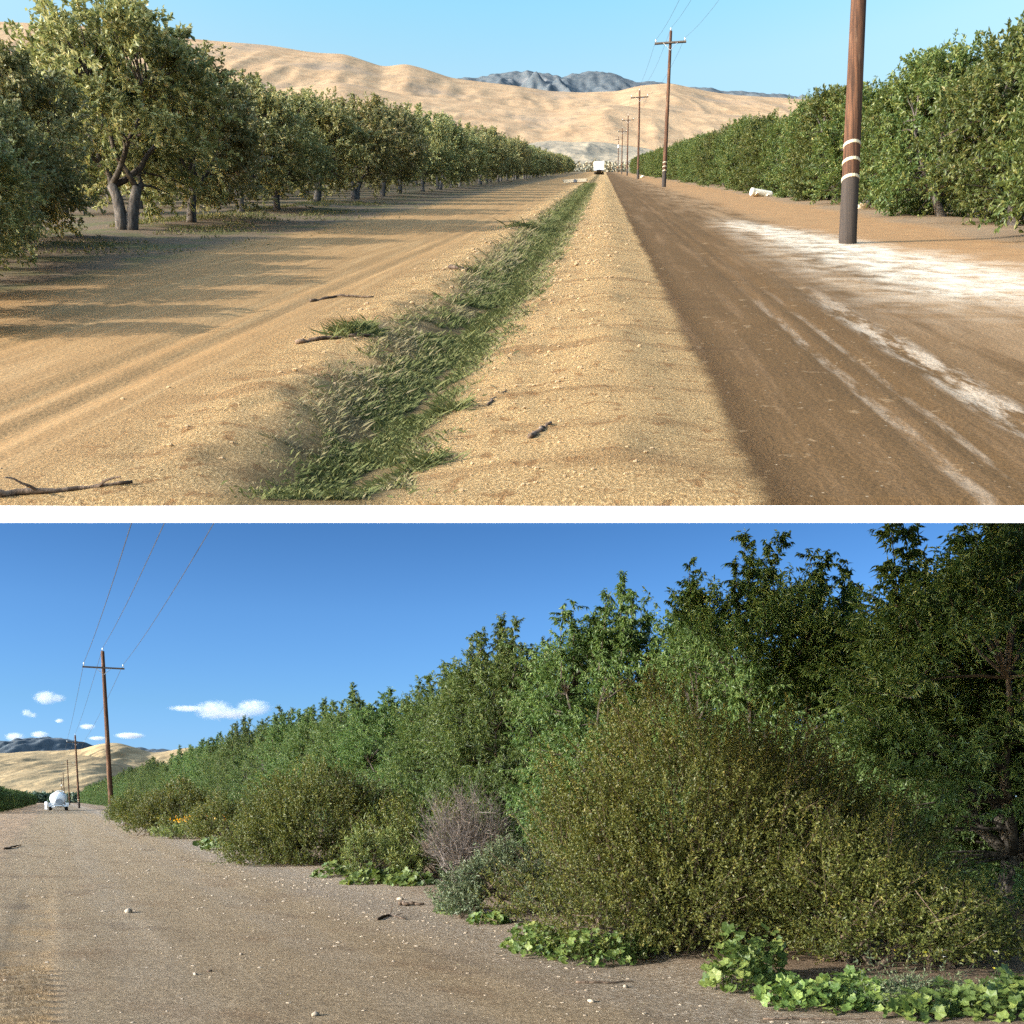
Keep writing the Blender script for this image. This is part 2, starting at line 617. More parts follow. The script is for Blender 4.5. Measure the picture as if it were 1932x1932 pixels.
# white strip added to divide the two views, tilted to catch the sun
z0 = lip
zb = HB + (HZB - 986.3) / PX * (Y0 * .9626)
Y1 = Y0 * .9626
prof = [(Y0 + .02, z0 - .002), (Y1, zb), (Y1 + .03, zb + .02), (Y0 + .02, z0 - .03)]
ke = MB()
xs = np.linspace(-3.85, 4.6, 60)
kv = np.array([[(x, py_, pz_) for (py_, pz_) in prof] for x in xs]).reshape(-1, 3)
kf = []
for a in range(len(xs) - 1):
    for b in range(4):
        kf.append((a * 4 + b, a * 4 + (b + 1) % 4, (a + 1) * 4 + (b + 1) % 4, (a + 1) * 4 + b))
kf += [(0, 1, 2, 3), tuple((len(xs) - 1) * 4 + q for q in (3, 2, 1, 0))]
ke.add(kv, kf)
divider_strip = ke.build('divider_strip', plain_mat('white_divider', (.88, .88, .88), .8, .2, var=.02, scale=3))
tag(divider_strip, kind='structure')

# ------------------------------------------------------------------ hills
def ridge(name, prof, yb, yc, yk, plane, hcam, amp, mat, seed, u0=-.545, u1=.57, nu=360, ny=110, wav=(120, 330), crest_n=0.0):
    pu = np.array([(p[0] - 966) / PX for p in prof])
    pe = np.array([p[1] / PX for p in prof])
    u = np.linspace(u0, u1, nu)
    e = np.interp(u, pu, pe)
    kern = np.hanning(9)
    kern /= kern.sum()
    e = np.convolve(np.pad(e, 4, 'edge'), kern, 'valid')
    yy = np.concatenate([np.linspace(yb, yc, ny), np.linspace(yc, yk, 20)[1:]])
    U, Yg = np.meshgrid(u, yy)
    E = np.broadcast_to(e, U.shape)
    t_ = np.clip((Yg - yb) / (yc - yb), 0, 1)
    back = np.clip((Yg - yc) / (yk - yc), 0, 1)
    S = t_ ** 0.85 * (1 - back * .6)
    X = U * Yg
    rdg = 1 - np.abs(2 * fbm(X / wav[0], Yg / wav[1], seed, 4) - 1) * 2
    fld = fbm(X / (wav[0] * 2.6), Yg / (wav[1] * .7), seed + 9, 4) - .5
    fin = fbm(X / (wav[0] * .3), Yg / (wav[1] * .3), seed + 21, 3) - .5
    env = np.clip(t_ * 3.2, 0, 1) * np.clip((1.04 - t_) * 3.0, 0.06, 1)
    H = (E * yc + hcam) * S + amp * env * (rdg * .5 + fld * 1.3 + fin * .5)
    H = H + crest_n * (fbm(X / 22, Yg / 40, seed + 4, 3) - .5) * t_
    H[0] -= 4
    Z = plane(Yg) + H
    v = np.stack([X, Yg, Z], -1).reshape(-1, 3)
    n1 = len(u)
    a = np.arange(len(yy) - 1)[:, None] * n1
    b = np.arange(n1 - 1)[None, :]
    q = np.stack([a + b, a + b + 1, a + n1 + b + 1, a + n1 + b], -1).reshape(-1, 4)
    o = MB().add(v, q).build(name, mat, smooth=True)
    return tag(o, kind='structure')


def hill_mat(name, c1, c2, c3, patch, patch_lo, dots, scale=1.0, dot_amt=.8):
    t = NT(name)
    x, y, z = t.sep(t.coord())
    p = t.comb(x, t.mul(y, .6), z)
    a = t.noise(p, .006 * scale, 6, .6)
    b = t.noise(p, .03 * scale, 6, .65)
    f = t.noise(p, .16 * scale, 5, .6)
    c = t.mix(t.step(b, .3, .7), c1, c2)
    c = t.mix(t.mul(t.step(f, .5, .75), .6), c, c3)
    c = t.mix(t.mul(t.step(a, patch_lo, patch_lo + .16), .8), c, patch)
    d = t.voro(p, .055 * scale)
    dm = t.mul(t.step(d, .30, .16), t.step(t.noise(p, .012 * scale, 4), .50, .64))
    c = t.mix(t.mul(dm, dot_amt), c, dots)
    h = t.addm(b, t.mul(f, .6))
    return t.done(t.bsdf(c, .95, .05, t.bump(h, .3, 5)))


M['hill'] = hill_mat('dry_grass_hills', (.285, .185, .105), (.37, .255, .15), (.225, .15, .092), (.23, .175, .125), .52, (.15, .125, .08))
M['hill_low'] = hill_mat('dry_grass_hills_lower', (.31, .215, .11), (.41, .295, .155), (.235, .165, .09), (.20, .155, .10), .55, (.09, .08, .05))
M['mount'] = hill_mat('chaparral_with_haze_tint', (.06, .078, .09), (.105, .115, .12), (.125, .13, .135), (.17, .165, .16), .55, (.06, .08, .095), scale=2.0, dot_amt=.9)  # scrub colours carry a blue cast in place of haze in the air
M['grey_ridge'] = hill_mat('grey_scrub_ridge', (.19, .165, .125), (.27, .225, .16), (.14, .125, .10), (.34, .265, .165), .55, (.07, .07, .055))

profA = [(-120, 275), (0, 277), (100, 272), (250, 262), (330, 248), (400, 241), (500, 233), (600, 218), (650, 216), (725, 191), (765, 198), (800, 188), (850, 171),
         (966, 157), (1041, 146), (1091, 143), (1166, 146), (1206, 156), (1266, 161), (1331, 146), (1391, 138), (1466, 134), (1541, 129), (1591, 126), (1750, 105), (1950, 85)]
profA2 = [(-120, 90), (200, 130), (380, 150), (520, 150), (640, 163), (760, 140), (900, 125), (1040, 110), (1150, 122), (1280, 105), (1400, 100), (1530, 85), (1700, 75), (1950, 60)]
profA0 = [(700, 2), (820, 10), (920, 22), (985, 44), (1060, 50), (1120, 48), (1200, 40), (1280, 22), (1380, 8), (1600, 2)]
profAm = [(700, 150), (850, 165), (870, 171), (930, 176), (966, 181), (996, 184), (1030, 178), (1051, 170), (1075, 173), (1106, 179), (1166, 173), (1201, 161), (1241, 162),
          (1266, 155), (1340, 146), (1400, 143), (1440, 141), (1500, 136), (1560, 125), (1700, 110)]
ridge('hills', profA2, 640, 1050, 1400, lambda y: zA(y), HA, 5, M['hill'], 31, wav=(48, 210))
ridge('hills', profA, 1000, 1750, 2100, lambda y: zA(y), HA, 9, M['hill'], 57, wav=(62, 330))
ridge('hills', profA0, 500, 640, 700, lambda y: zA(y), HA, 5, M['grey_ridge'], 17, u0=-.2, u1=.35, wav=(30, 60), crest_n=3)
ridge('mountain', profAm, 1900, 2500, 2700, lambda y: zA(y), HA, 60, M['mount'], 77, u0=-.2, u1=.45, wav=(90, 300), crest_n=14)

profB1 = [(-120, 84), (0, 85), (60, 86), (100, 85), (170, 82), (215, 74), (250, 62), (300, 58), (360, 54), (420, 48), (600, 36), (900, 20), (1950, 5)]
profB2 = [(-120, 84), (0, 86), (60, 90), (120, 92), (155, 95), (180, 103), (200, 106), (225, 106), (250, 99), (285, 88), (310, 89), (335, 94), (355, 97), (385, 94), (450, 84), (600, 70), (900, 50), (1950, 20)]
profBm = [(-120, 104), (-40, 106), (0, 109), (20, 108), (45, 112), (70, 115), (95, 114), (120, 112), (150, 107), (180, 98), (205, 96), (230, 99), (260, 97), (300, 94), (340, 90), (420, 80), (700, 60), (1950, 20)]
zero = lambda y: y * 0.0
ridge('hills', profB1, 640, 1000, 1200, zero, HB, 7, M['hill_low'], 131, u0=-.60, u1=.2, wav=(40, 170))
ridge('hills', profB2, 1200, 1700, 1950, zero, HB, 13, M['hill_low'], 157, u0=-.60, u1=.2, wav=(45, 260))
ridge('mountain', profBm, 2000, 2600, 2800, zero, HB, 45, M['mount'], 177, u0=-.60, u1=.2, wav=(80, 300), crest_n=10)

# ------------------------------------------------------------------ the lower ground
ysB = np.concatenate([[-30, -8, -2, 2, 4.5, 6, 6.7], np.arange(6.8, 10.2, .014), 10.2 * np.exp(np.linspace(0, math.log(3200 / 10.2), 240))])
wfix = np.arange(-4.0, 9.01, 0.07)
rows = []
for y in ysB:
    q = np.linspace(0, 1, 36)[:-1]
    lft = -4.0 - (40 + abs(y) * .75) * (1 - q) ** 1.8
    q = np.linspace(0, 1, 36)[1:]
    rgt = 9.0 + (40 + abs(y) * 1.5) * q ** 1.8
    rows.append(np.concatenate([lft, wfix, rgt]))
wb = np.array(rows)
yb_ = np.repeat(ysB[:, None], wb.shape[1], 1)


def hillB(w, y):
    h = 0.03 * (fbm(w * .9, y * .7, 41, 4) - .5)
    near = np.clip(1 - (y - 10) / 60, 0, 1)
    # pressed wheel track with tread bars
    tr = np.exp(-((w + .28) / .27) ** 8)
    bars = np.sin((y - (w + .30) * .35) * 2 * math.pi / .235)
    bars = np.sign(bars) * np.abs(bars) ** .6
    h = h - .014 * tr * np.clip((24 - y) / 12, 0, 1) + .040 * tr * bars * np.clip((9.9 - y) / 1.0, 0, 1) + .006 * tr * near * (fbm(w * 12, y * 9, 8, 2) - .5)
    # rough field on the left, low bank under the shrubs
    h = h + .14 * np.clip((-1.0 - w) / 1.0, 0, 1) * (fbm(w * 1.4, y * 1.0, 47, 4) - .42)
    h = h + .05 * np.clip((w - 5.3) / 1.4, 0, 1)
    return h - .005


zbg = hillB(wb, yb_)
vb = np.stack([wb + MB_ * yb_, yb_, zbg], -1)
nr, nc = wb.shape
ii = np.arange(nr - 1)[:, None] * nc
jj = np.arange(nc - 1)[None, :]
qd = np.stack([ii + jj, ii + jj + 1, ii + nc + jj + 1, ii + nc + jj], -1).reshape(-1, 4)


def ground_b_mat():
    t = NT('lower_ground')
    x, y, z = t.sep(t.coord())
    w = t.sub(x, t.mul(y, MB_))
    p = t.comb(w, y)
    big = t.noise(p, .3, 4)
    med = t.noise(p, 1.8, 5, .6)
    fine = t.noise(p, 30, 4, .7)
    grit = t.noise(p, 90, 2, .6)
    blot = t.noise(p, .75, 5, .6)
    streak = t.noise(t.comb(t.mul(w, 2.0), t.mul(y, .12)), 1.0, 5, .6)
    c = t.mix(med, (0.300, 0.211, 0.123), (0.453, 0.335, 0.207))
    c = t.mix(t.mul(t.step(blot, .50, .68), .70), c, (0.279, 0.180, 0.101))
    c = t.mix(t.mul(t.step(streak, .5, .75), .5), c, (0.519, 0.389, 0.253))
    for cc in (.95, 2.9):
        wl_ = t.step(t.math('ABSOLUTE', t.sub(t.addm(w, t.mul(t.sub(big, .5), .5)), cc)), .55, .15)
        c = t.mix(t.mul(t.mul(wl_, t.step(t.noise(p, .9, 4), .3, .6)), .5), c, (.40, .31, .215))
    c = t.mix(t.mul(t.step(t.noise(t.comb(t.mul(w, .9), t.mul(y, .5)), .9, 5, .65), .55, .68), .5), c, (.165, .11, .07))
    # grey gravelly verge before the shrubs
    wob = t.mul(t.sub(blot, .5), 1.4)
    vg_ = t.mul(t.step(t.addm(w, wob), 3.5, 5.0), .75)
    ch = t.sep(t.voro(p, 30, out='Color'))[0]
    vc = t.mix(t.step(ch, .2, .95), (0.307, 0.235, 0.169), (0.479, 0.400, 0.315))
    c = t.mix(vg_, c, vc)
    # soil and litter under the shrubs
    c = t.mix(t.mul(t.step(t.addm(w, wob), 5.6, 7.0), .8), c, t.mix(t.noise(p, 9, 4), (0.167, 0.111, 0.065), (0.418, 0.290, 0.195)))
    # orange wheel track
    tk = t.step(t.math('ABSOLUTE', t.addm(w, t.addm(.28, t.mul(t.sub(med, .5), .18)))), .36, .20)
    c = t.mix(t.mul(tk, t.mul(t.step(t.noise(p, 1.3, 4), .36, .66), t.mul(t.step(y, 22, 9), .8))), c, (0.452, 0.292, 0.141))
    # brown rough field on the left
    lf = t.step(t.addm(w, wob), -.9, -2.2)
    c = t.mix(t.mul(lf, .8), c, t.mix(t.noise(p, 3, 5, .65), (0.279, 0.172, 0.097), (0.519, 0.358, 0.230)))
    # pebbles and straw bits
    pb = t.voro(p, 11)
    c = t.mix(t.mul(t.step(pb, .075, .045), .6), c, (0.512, 0.418, 0.310))
    pb2 = t.voro(p, 23)
    c = t.mix(t.mul(t.step(pb2, .12, .07), .6), c, (0.126, 0.083, 0.052))
    g2 = t.step(t.noise(p, 11, 6, .75), .34, .66)
    c = t.mix(.55, c, t.mix(g2, (0.539, 0.522, 0.493), (1.30, 1.30, 1.30)), 'MULTIPLY')
    f1 = t.step(t.noise(p, 36, 5, .85), .36, .64)
    c = t.mix(.8, c, t.mix(f1, (0.418, 0.400, 0.374), (1.42, 1.42, 1.42)), 'MULTIPLY')
    st1 = t.voro(t.comb(t.mul(w, 14), t.mul(y, 34)), 1.0)
    st2 = t.voro(t.comb(t.addm(t.mul(w, 30), t.mul(y, 9)), t.sub(t.mul(y, 16), t.mul(w, 5))), 1.0)
    c = t.mix(t.mul(t.step(st1, .22, .12), .55), c, (0.512, 0.409, 0.274))
    c = t.mix(t.mul(t.step(st2, .20, .10), .55), c, (0.139, 0.090, 0.052))
    c = t.mix(t.mul(t.step(grit, .58, .72), .4), c, (0.472, 0.389, 0.283))
    hgt = t.addm(t.mul(med, .4), t.addm(t.mul(fine, .5), t.mul(ch, t.mul(vg_, .4))))
    return t.done(t.bsdf(c, .95, .1, t.bump(t.addm(t.mul(g2, .6), t.mul(f1, .6)), 1.0, .022)))


gb = MB().add(vb.reshape(-1, 3), qd).build('ground', ground_b_mat(), smooth=True)
tag(gb, kind='structure')

# ------------------------------------------------------------------ foliage builder
def unit(a):
    return a / (np.linalg.norm(a, axis=-1, keepdims=True) + 1e-9)


def leaf_quads(pos, d, nrm, length, width, fold=.18):
    """diamond leaves: base, side, tip, side"""
    s = unit(np.cross(d, nrm))
    up = np.cross(s, d)
    L = length[:, None]
    Wd = width[:, None]
    a = pos
    mid = pos + d * L * .45 + up * Wd * fold
    tip = pos + d * L - up * L * .10
    v = np.stack([a, mid - s * Wd * .5, tip, mid + s * Wd * .5], 1)
    return v


def sprays(r, base, tdir, tlen, n, llen, lwid, droop, spread, bend=.15):
    """leaves along twigs; base,tdir (T,3), tlen (T,), n leaves per twig -> leaf quads, rnd"""
    T = len(base)
    s = (np.arange(n)[None, :] + r.random((T, n))) / n
    s = .08 + .92 * s
    sag = np.zeros((T, n, 3))
    sag[..., 2] = -bend * (s ** 2) * tlen[:, None]
    pos = base[:, None, :] + tdir[:, None, :] * (s * tlen[:, None])[..., None] + sag
    rv = unit(r.normal(size=(T, n, 3)))
    d = unit(tdir[:, None, :] * .7 + rv * spread + np.array([0, 0, -droop]))
    nr = unit(r.normal(size=(T, n, 3)) * .7 + np.array([0, 0, .9]))
    L = llen * (.65 + .7 * r.random((T, n)))
    Wd = lwid * (.7 + .6 * r.random((T, n)))
    v = leaf_quads(pos.reshape(-1, 3), d.reshape(-1, 3), nr.reshape(-1, 3), L.ravel(), Wd.ravel())
    rn = np.clip(.45 * r.random((T, 1)) + .55 * r.random((T, n)), 0, 1)
    return v, np.repeat(rn.reshape(-1), 4)


def add_leaves(mb, v, rn):
    k = len(v)
    mb.add(v.reshape(-1, 3), np.arange(k * 4).reshape(k, 4), rnd=rn)


def curve(a, b, lift, r, k=5, wob=.06):
    t_ = np.linspace(0, 1, k)[:, None]
    a, b = np.array(a, float), np.array(b, float)
    m = (a + b) / 2 + np.array(lift, float)
    p = (1 - t_) ** 2 * a + 2 * t_ * (1 - t_) * m + t_ ** 2 * b
    p[1:-1] += r.normal(size=(k - 2, 3)) * wob * np.linalg.norm(b - a) * .35
    return p


def make_tree(seed, H, rad, z_low, trunk_h, trunk_r, n_clump, tw_per, n_leaf, llen, lwid, shoots, shape='round', tlen=.45, csd=.24, droop=.25, spread=.75, n_trunk=1):
    r = np.random.default_rng(seed)
    br, lv = MB(), MB()
    # crown volume: width by height
    zs = np.linspace(z_low, H, 30)
    cl = []
    while len(cl) < n_clump:
        z = z_low + (H * .94 - z_low) * r.random()
        q = (z - z_low) / (H - z_low)
        if shape == 'round':
            wr = rad * (0.62 + .38 * math.sin(min(1, q * 1.6 + .15) * math.pi / 2)) * math.sqrt(max(0, 1 - (max(0, q - .45) / .62) ** 2))
        else:
            wr = rad * math.sqrt(max(0, 1 - (max(0, q - .30) / .75) ** 2)) * (.85 + .15 * q)
        a = r.random() * 2 * math.pi
        wr *= .82 + .36 * (.5 + .5 * math.sin(a * 2 + seed)) * r.random()
        d = wr * (r.random() ** .42)
        cl.append((d * math.cos(a), d * math.sin(a), z, wr))
    cl = np.array(cl)
    # limbs
    nl = 5
    tops = []
    trunk_top = np.array([r.normal() * .08, r.normal() * .08, trunk_h])
    for tk in range(n_trunk):
        off = np.array([(tk - (n_trunk - 1) / 2) * .35, 0, 0])
        tt = trunk_top + off * 1.4
        p = curve(off * .4 + np.array([0, 0, -.15]), tt, r.normal(size=3) * .05, r, 5, .03)
        br.tube(p, np.linspace(trunk_r * 1.25, trunk_r * .85, 5), 9)
        tops.append(tt)
    limbs = []
    for i in range(nl):
        a = 2 * math.pi * (i + r.random() * .6) / nl
        e = np.array([math.cos(a) * rad * .45, math.sin(a) * rad * .45, trunk_h + (H - trunk_h) * (.45 + .25 * r.random())])
        p = curve(tops[i % len(tops)], e, (math.cos(a) * rad * .12, math.sin(a) * rad * .12, -.1), r, 7, .05)
        br.tube(p, np.linspace(trunk_r * .62, trunk_r * .2, 7), 6)
        limbs.append(p)
    lp = np.concatenate(limbs)
    for c in cl:
        d = np.linalg.norm(lp - c[:3], axis=1) + np.maximum(0, lp[:, 2] - c[2]) * 1.5
        s = lp[np.argmin(d)]
        lv.tube(curve(s, c[:3], (0, 0, .12), r, 4), np.linspace(.028, .008, 4), 4, cap=False, mi=1)
    # twigs round every clump
    T = n_clump * tw_per
    ci = np.repeat(np.arange(n_clump), tw_per)
    ctr = cl[ci, :3]
    base = ctr + r.normal(size=(T, 3)) * csd * np.array([1, 1, .8])
    outw = ctr.copy()
    outw[:, 2] = (ctr[:, 2] - (z_low + .35 * (H - z_low))) * .5
    outw = unit(outw)
    td = unit(outw * .7 + r.normal(size=(T, 3)) * .55 + np.array([0, 0, .55]))
    tl = tlen * (.6 + .8 * r.random(T))
    v, rn = sprays(r, base, td, tl, n_leaf, llen, lwid, droop, spread)
    add_leaves(lv, v, rn)
    for i in range(0, T, 5):
        lv.tube(np.stack([base[i], base[i] + td[i] * tl[i] * .5, base[i] + td[i] * tl[i] - np.array([0, 0, .15 * tl[i]])]), [.006, .004, .002], 3, cap=False, mi=1)
    # upright shoots above the crown
    for (sx, sy, sz, sh, lean) in shoots:
        b = np.array([sx, sy, sz])
        e = b + np.array([lean * sh, r.normal() * .1 * sh, sh])
        p = curve(b, e, (-lean * .2 * sh, 0, 0), r, 8, .04)
        lv.tube(p, np.linspace(.022, .004, 8), 4, cap=False, mi=1)
        m = int(21 * sh)
        f = np.sort(r.random(m)) ** .9
        bs = np.stack([np.interp(f, np.linspace(0, 1, 8), p[:, k_]) for k_ in range(3)], -1)
        dirs = unit(r.normal(size=(m, 3)) * .7 + np.array([0, 0, .75]))
        v, rn = sprays(r, bs, dirs, .30 * (.95 - .2 * f) * (.6 + .8 * r.random(m)), n_leaf, llen, lwid, droop * 1.5, spread)
        add_leaves(lv, v, rn)
    return br, lv


def tree_proto(name, label, leafmat, **kw):
    br, lv = make_tree(**kw)
    root = empty(name, (0, 0, -100))
    tag(root, label, 'tree')
    br.build('trunk', M['bark'], root, smooth=True)
    lv.build('crown', [leafmat, M['bark']], root)
    return root


USED = set()


def place(proto, loc, rz, s, sz=None, label=None, group=None):
    o = proto if proto.name not in USED else copy_tree(proto)
    USED.add(proto.name)
    USED.add(o.name)
    o.location = loc
    o.rotation_euler = (0, 0, rz)
    o.scale = (s, s, sz if sz else s)
    if label:
        o['label'] = label
    if group:
        o['group'] = group
    return o


# ------------------------------------------------------------------ upper orchard trees
def top_shoots(seed, n, rad, z, h):
    r = random.Random(seed)
    out = []
    for i in range(n):
        a = r.uniform(0, 6.283)
        d = rad * r.uniform(.1, .75)
        out.append((d * math.cos(a), d * math.sin(a), z - .5 * d * .4, h * r.uniform(.6, 1.2), r.uniform(-.15, .15)))
    return out


LA = [tree_proto('almond_tree', 'almond tree', M['almond_dry'], seed=100 + i, H=4.2, rad=1.9 + .12 * (i % 2), z_low=1.35, trunk_h=.95, trunk_r=.115,
                 n_clump=100, tw_per=15, n_leaf=13, llen=.125, lwid=.068, csd=.22, tlen=.38, shoots=top_shoots(i, 18, 1.7, 3.6, .95), n_trunk=1 + (i == 0)) for i in range(4)]
RA = [tree_proto('almond_tree', 'almond tree', M['almond_warm'], seed=140 + i, H=4.1, rad=2.0, z_low=.50, trunk_h=.7, trunk_r=.12,
                 n_clump=120, tw_per=17, n_leaf=14, llen=.12, lwid=.06, csd=.22, tlen=.38, shoots=top_shoots(40 + i, 12, 1.6, 3.5, .9), shape='skirt') for i in range(3)]


def putA(proto, w, y, s, sz, rz, label, group):
    x = w + MA * y
    return place(proto, (x, y, float(zground(x, y)) - .02), rz, s, sz, label, group)


GL = 'almond trees of the upper left orchard'
GR = 'almond trees of the upper right orchard'
first = [  # trunk px, base py, height, label
    (15, 465, 3.45, 'almond tree with pale leaning trunk at the left edge of the upper orchard'),
    (240, 440, 4.75, 'tallest upper left almond tree, forked dark trunk, feathery top against the sky'),
    (362, 425, 4.05, 'almond tree with forked trunk right beside the tallest tree of the upper orchard'),
    (455, 407, 4.0, 'dense almond tree, third along the front row past the tallest upper tree'),
    (525, 400, 3.9, 'almond tree on slanting trunk, fourth in the front row past the tallest tree'),
    (598, 387, 3.9, 'almond tree, fifth in the upper left front row past the tallest tree'),
]
R.seed(3)
for i, (px_, py_, h, lab) in enumerate(first):
    x, y = gA(px_, py_)
    p = LA[(i + 3) % 4] if i != 1 else LA[0]
    hh = 5.0
    place(p, (x, y, float(zground(x, y)) - .02), R.uniform(0, 6.28) if i != 1 else .15, (h / 4.5) * R.uniform(.98, 1.04), h / hh, lab, GL)
y = 42.5
n = 0
while y < 300:
    if n < 6:
        lab = 'almond tree in the upper left front row, %s beyond the six nearest trunks' % ORD[n]
    else:
        lab = 'small distant almond tree where the upper left front row narrows toward the tan hills'
    putA(LA[n % 4], -10.55 + R.uniform(-.25, .25), y, R.uniform(.84, .98), R.uniform(.76, .98), R.uniform(0, 6.28), lab, GL)
    y += R.uniform(4.8, 5.4)
    n += 1
# two trees standing just outside the left edge, whose shadows fall across the track
for n, (y_, s_) in enumerate(((16.4, .56), (14.6, .54), (13.2, .47), (11.8, .43), (10.5, .35), (9.3, .30), (8.3, .25))):
    lab = ('low almond tree cut by the left edge, nearest seen of the upper left orchard' if n == 1 else
           'low almond tree just behind the one cut by the left edge of the upper orchard' if n == 0 else
           'small almond tree outside the left edge whose shadow stripes the tan track')
    x = -.512 * y_ - (.62 if y_ > 11 else .80)
    place(LA[(2 * n + 2) % 4], (x, y_, float(zA(y_)) - .02), 1.0 + y_, s_ * 1.1, s_, lab, GL)
for ri, (w0, ya, yz) in enumerate(((-16.2, 25, 190), (-21.8, 34, 170), (-27.4, 44, 150), (-33, 54, 130))):
    y = ya
    n = 0
    rowname = ORD[ri + 1]
    while y < yz:
        if (w0 + MA * y) > -.53 * y - .3:
            if n < 4:
                lab = '%s almond tree of the %s row back, seen between the upper left front trunks' % (ORD[n], rowname)
            else:
                lab = 'almond tree far along the %s row back of the upper left orchard' % rowname
            putA(LA[(n + ri) % 4], w0 + R.uniform(-.3, .3), y, R.uniform(.88, 1.02), R.uniform(.85, 1.0), R.uniform(0, 6.28), lab, GL)
            n += 1
        y += R.uniform(4.7, 5.3)
y = 18.6
n = 0
while y < 300:
    s_ = R.uniform(.88, 1.04)
    hz = R.uniform(.82, 1.0) if n > 1 else 1.0
    if n < 1:
        lab = 'almond tree cut by the right edge, nearest of the upper right orchard'
    elif n < 9:
        lab = 'leafy almond tree, %s along the upper right row from the right edge' % ORD[n]
    else:
        lab = 'small distant almond tree in the upper right row toward the far poles'
    putA(RA[n % 3], 9.5 + R.uniform(-.25, .25), y, s_, hz, R.uniform(0, 6.28), lab, GR)
    y += R.uniform(4.3, 4.9)
    n += 1
y = 26
n = 0
while y < 120:
    lab = ('%s almond tree of the second upper right row, behind the front row' % ORD[n]) if n < 4 else 'almond tree hidden behind the front row of the upper right orchard'
    putA(RA[(n + 1) % 3], 15 + R.uniform(-.3, .3), y, R.uniform(.92, 1.02), R.uniform(.95, 1.08), R.uniform(0, 6.28), lab, GR)
    y += R.uniform(4.6, 5.2)
    n += 1

# ------------------------------------------------------------------ utility poles and wires
def pole_mat():
    t = NT('creosoted_pole')
    x, y, z = t.sep(t.coord())
    n = t.noise(t.comb(t.mul(x, 14), t.mul(y, 14), t.mul(z, .7)), 1, 6, .65)
    n2 = t.noise(t.comb(t.mul(x, 5), t.mul(y, 5), t.mul(z, .9)), 1, 4)
    c = t.mix(t.step(n, .35, .68), (.028, .014, .008), (.115, .054, .028))
    c = t.mix(t.mul(t.step(n2, .55, .7), .6), c, (.17, .105, .065))
    # treated butt darker
    c = t.mix(t.step(z, 1.30, 1.15), c, t.mix(n, (.015, .012, .010), (.065, .05, .04)))
    return t.done(t.bsdf(c, .85, .2, t.bump(n, .7, .02)))


M['pole'] = pole_mat()
M['arm'] = bark_mat('crossarm_wood', (.05, .04, .032), (.15, .115, .085))
M['steel'] = plain_mat('galvanised_steel', (.42, .44, .46), .45, .5, metal=.6)
M['porcelain'] = plain_mat('porcelain', (.62, .66, .68), .25, .6)
M['band'] = plain_mat('pale_metal_band', (.47, .40, .27), .5, .4)
M['tank_grey'] = plain_mat('transformer_grey', (.70, .71, .72), .5, .4)
M['wire'] = plain_mat('weathered_cable', (.045, .05, .06), .8, .2)


def make_pole(name, loc, H, r0, r1, lean, rz, label, group, bands=(), arm_z=None, transformer=False, arm=2.4):
    root = empty(name, loc, 0, label, 'utility pole', group)
    zz = np.linspace(-.4, H, 24)
    lx = lean * np.clip(zz, 0, None) / H
    s = MB().tube(np.stack([lx, zz * 0, zz], -1), np.linspace(r0, r1, 24), 18)
    s.build('shaft', M['pole'], root, smooth=True)
    at = lambda z: (lean * z / H, 0, z)
    rad = lambda z: r0 + (r1 - r0) * z / H
    for z in bands:
        b = MB()
        b.lathe([(rad(z) + .003, -.030), (rad(z) + .008, -.024), (rad(z) + .008, .024), (rad(z) + .003, .030)], 18, c=at(z))
        b.build('metal_band', M['band'], root)
    az = arm_z or H - 1.0
    rot = Matrix.Rotation(rz, 3, 'Z')
    c = np.array(at(az))
    fwd = np.array(rot @ Vector((0, -1, 0)))
    side = np.array(rot @ Vector((1, 0, 0)))
    am = MB()
    am.box(c + fwd * (rad(az) + .06), (arm, .10, .12), rot=rot)
    am.build('crossarm', M['arm'], root)
    for sg in (-1, 1):
        br = MB()
        br.tube(np.stack([c + fwd * (rad(az) + .125) + side * sg * .55 + np.array([0, 0, -.03]), c + fwd * (rad(az) + .03) + np.array([0, 0, -.55])]), .018, 5)
        br.build('brace', M['steel'], root)
    ips = []
    for sg in (-1, 1):
        q = c + fwd * (rad(az) + .06) + side * sg * (arm / 2 - .1) + np.array([0, 0, .06])
        ips.append(q)
    ips.insert(1, np.array(at(H)) + np.array([0, 0, .0]))
    ends = []
    for q in ips:
        i_ = MB()
        i_.lathe([(.018, 0), (.018, .12), (.055, .13), (.06, .17), (.035, .19), (.05, .20), (.05, .24), (.02, .27)], 10, c=q)
        i_.build('insulator', M['porcelain'], root, smooth=True)
        ends.append(np.array(loc) + q + np.array([0, 0, .26]))
    if transformer:
        t_ = MB()
        tz = az - 2.6
        cc = np.array(at(tz)) + fwd * (rad(tz) + .28)
        t_.lathe([(.02, -.52), (.22, -.5), (.24, -.45), (.24, .4), (.26, .42), (.26, .46), (.10, .56), (.02, .57)], 16, c=cc)
        tr = t_.build('transformer', M['tank_grey'], root, smooth=True)
        for sg in (-1, 1):
            u_ = MB()
            u_.lathe([(.03, 0), (.05, .05), (.03, .1), (.05, .15), (.02, .25)], 8, c=cc + np.array([sg * .1, 0, .5]))
            u_.build('bushing', M['porcelain'], tr)
    return ends


def wire(name, pts, sag, label, group, rad=.012):
    m = MB()
    for a, b in zip(pts[:-1], pts[1:]):
        a, b = np.array(a), np.array(b)
        t_ = np.linspace(0, 1, 26)[:, None]
        p = a + (b - a) * t_
        p[:, 2] -= (4 * sag * t_ * (1 - t_))[:, 0]
        m.tube(p, rad, 4, cap=False)
    o = m.build(name, M['wire'])
    return tag(o, label, 'power line', group)


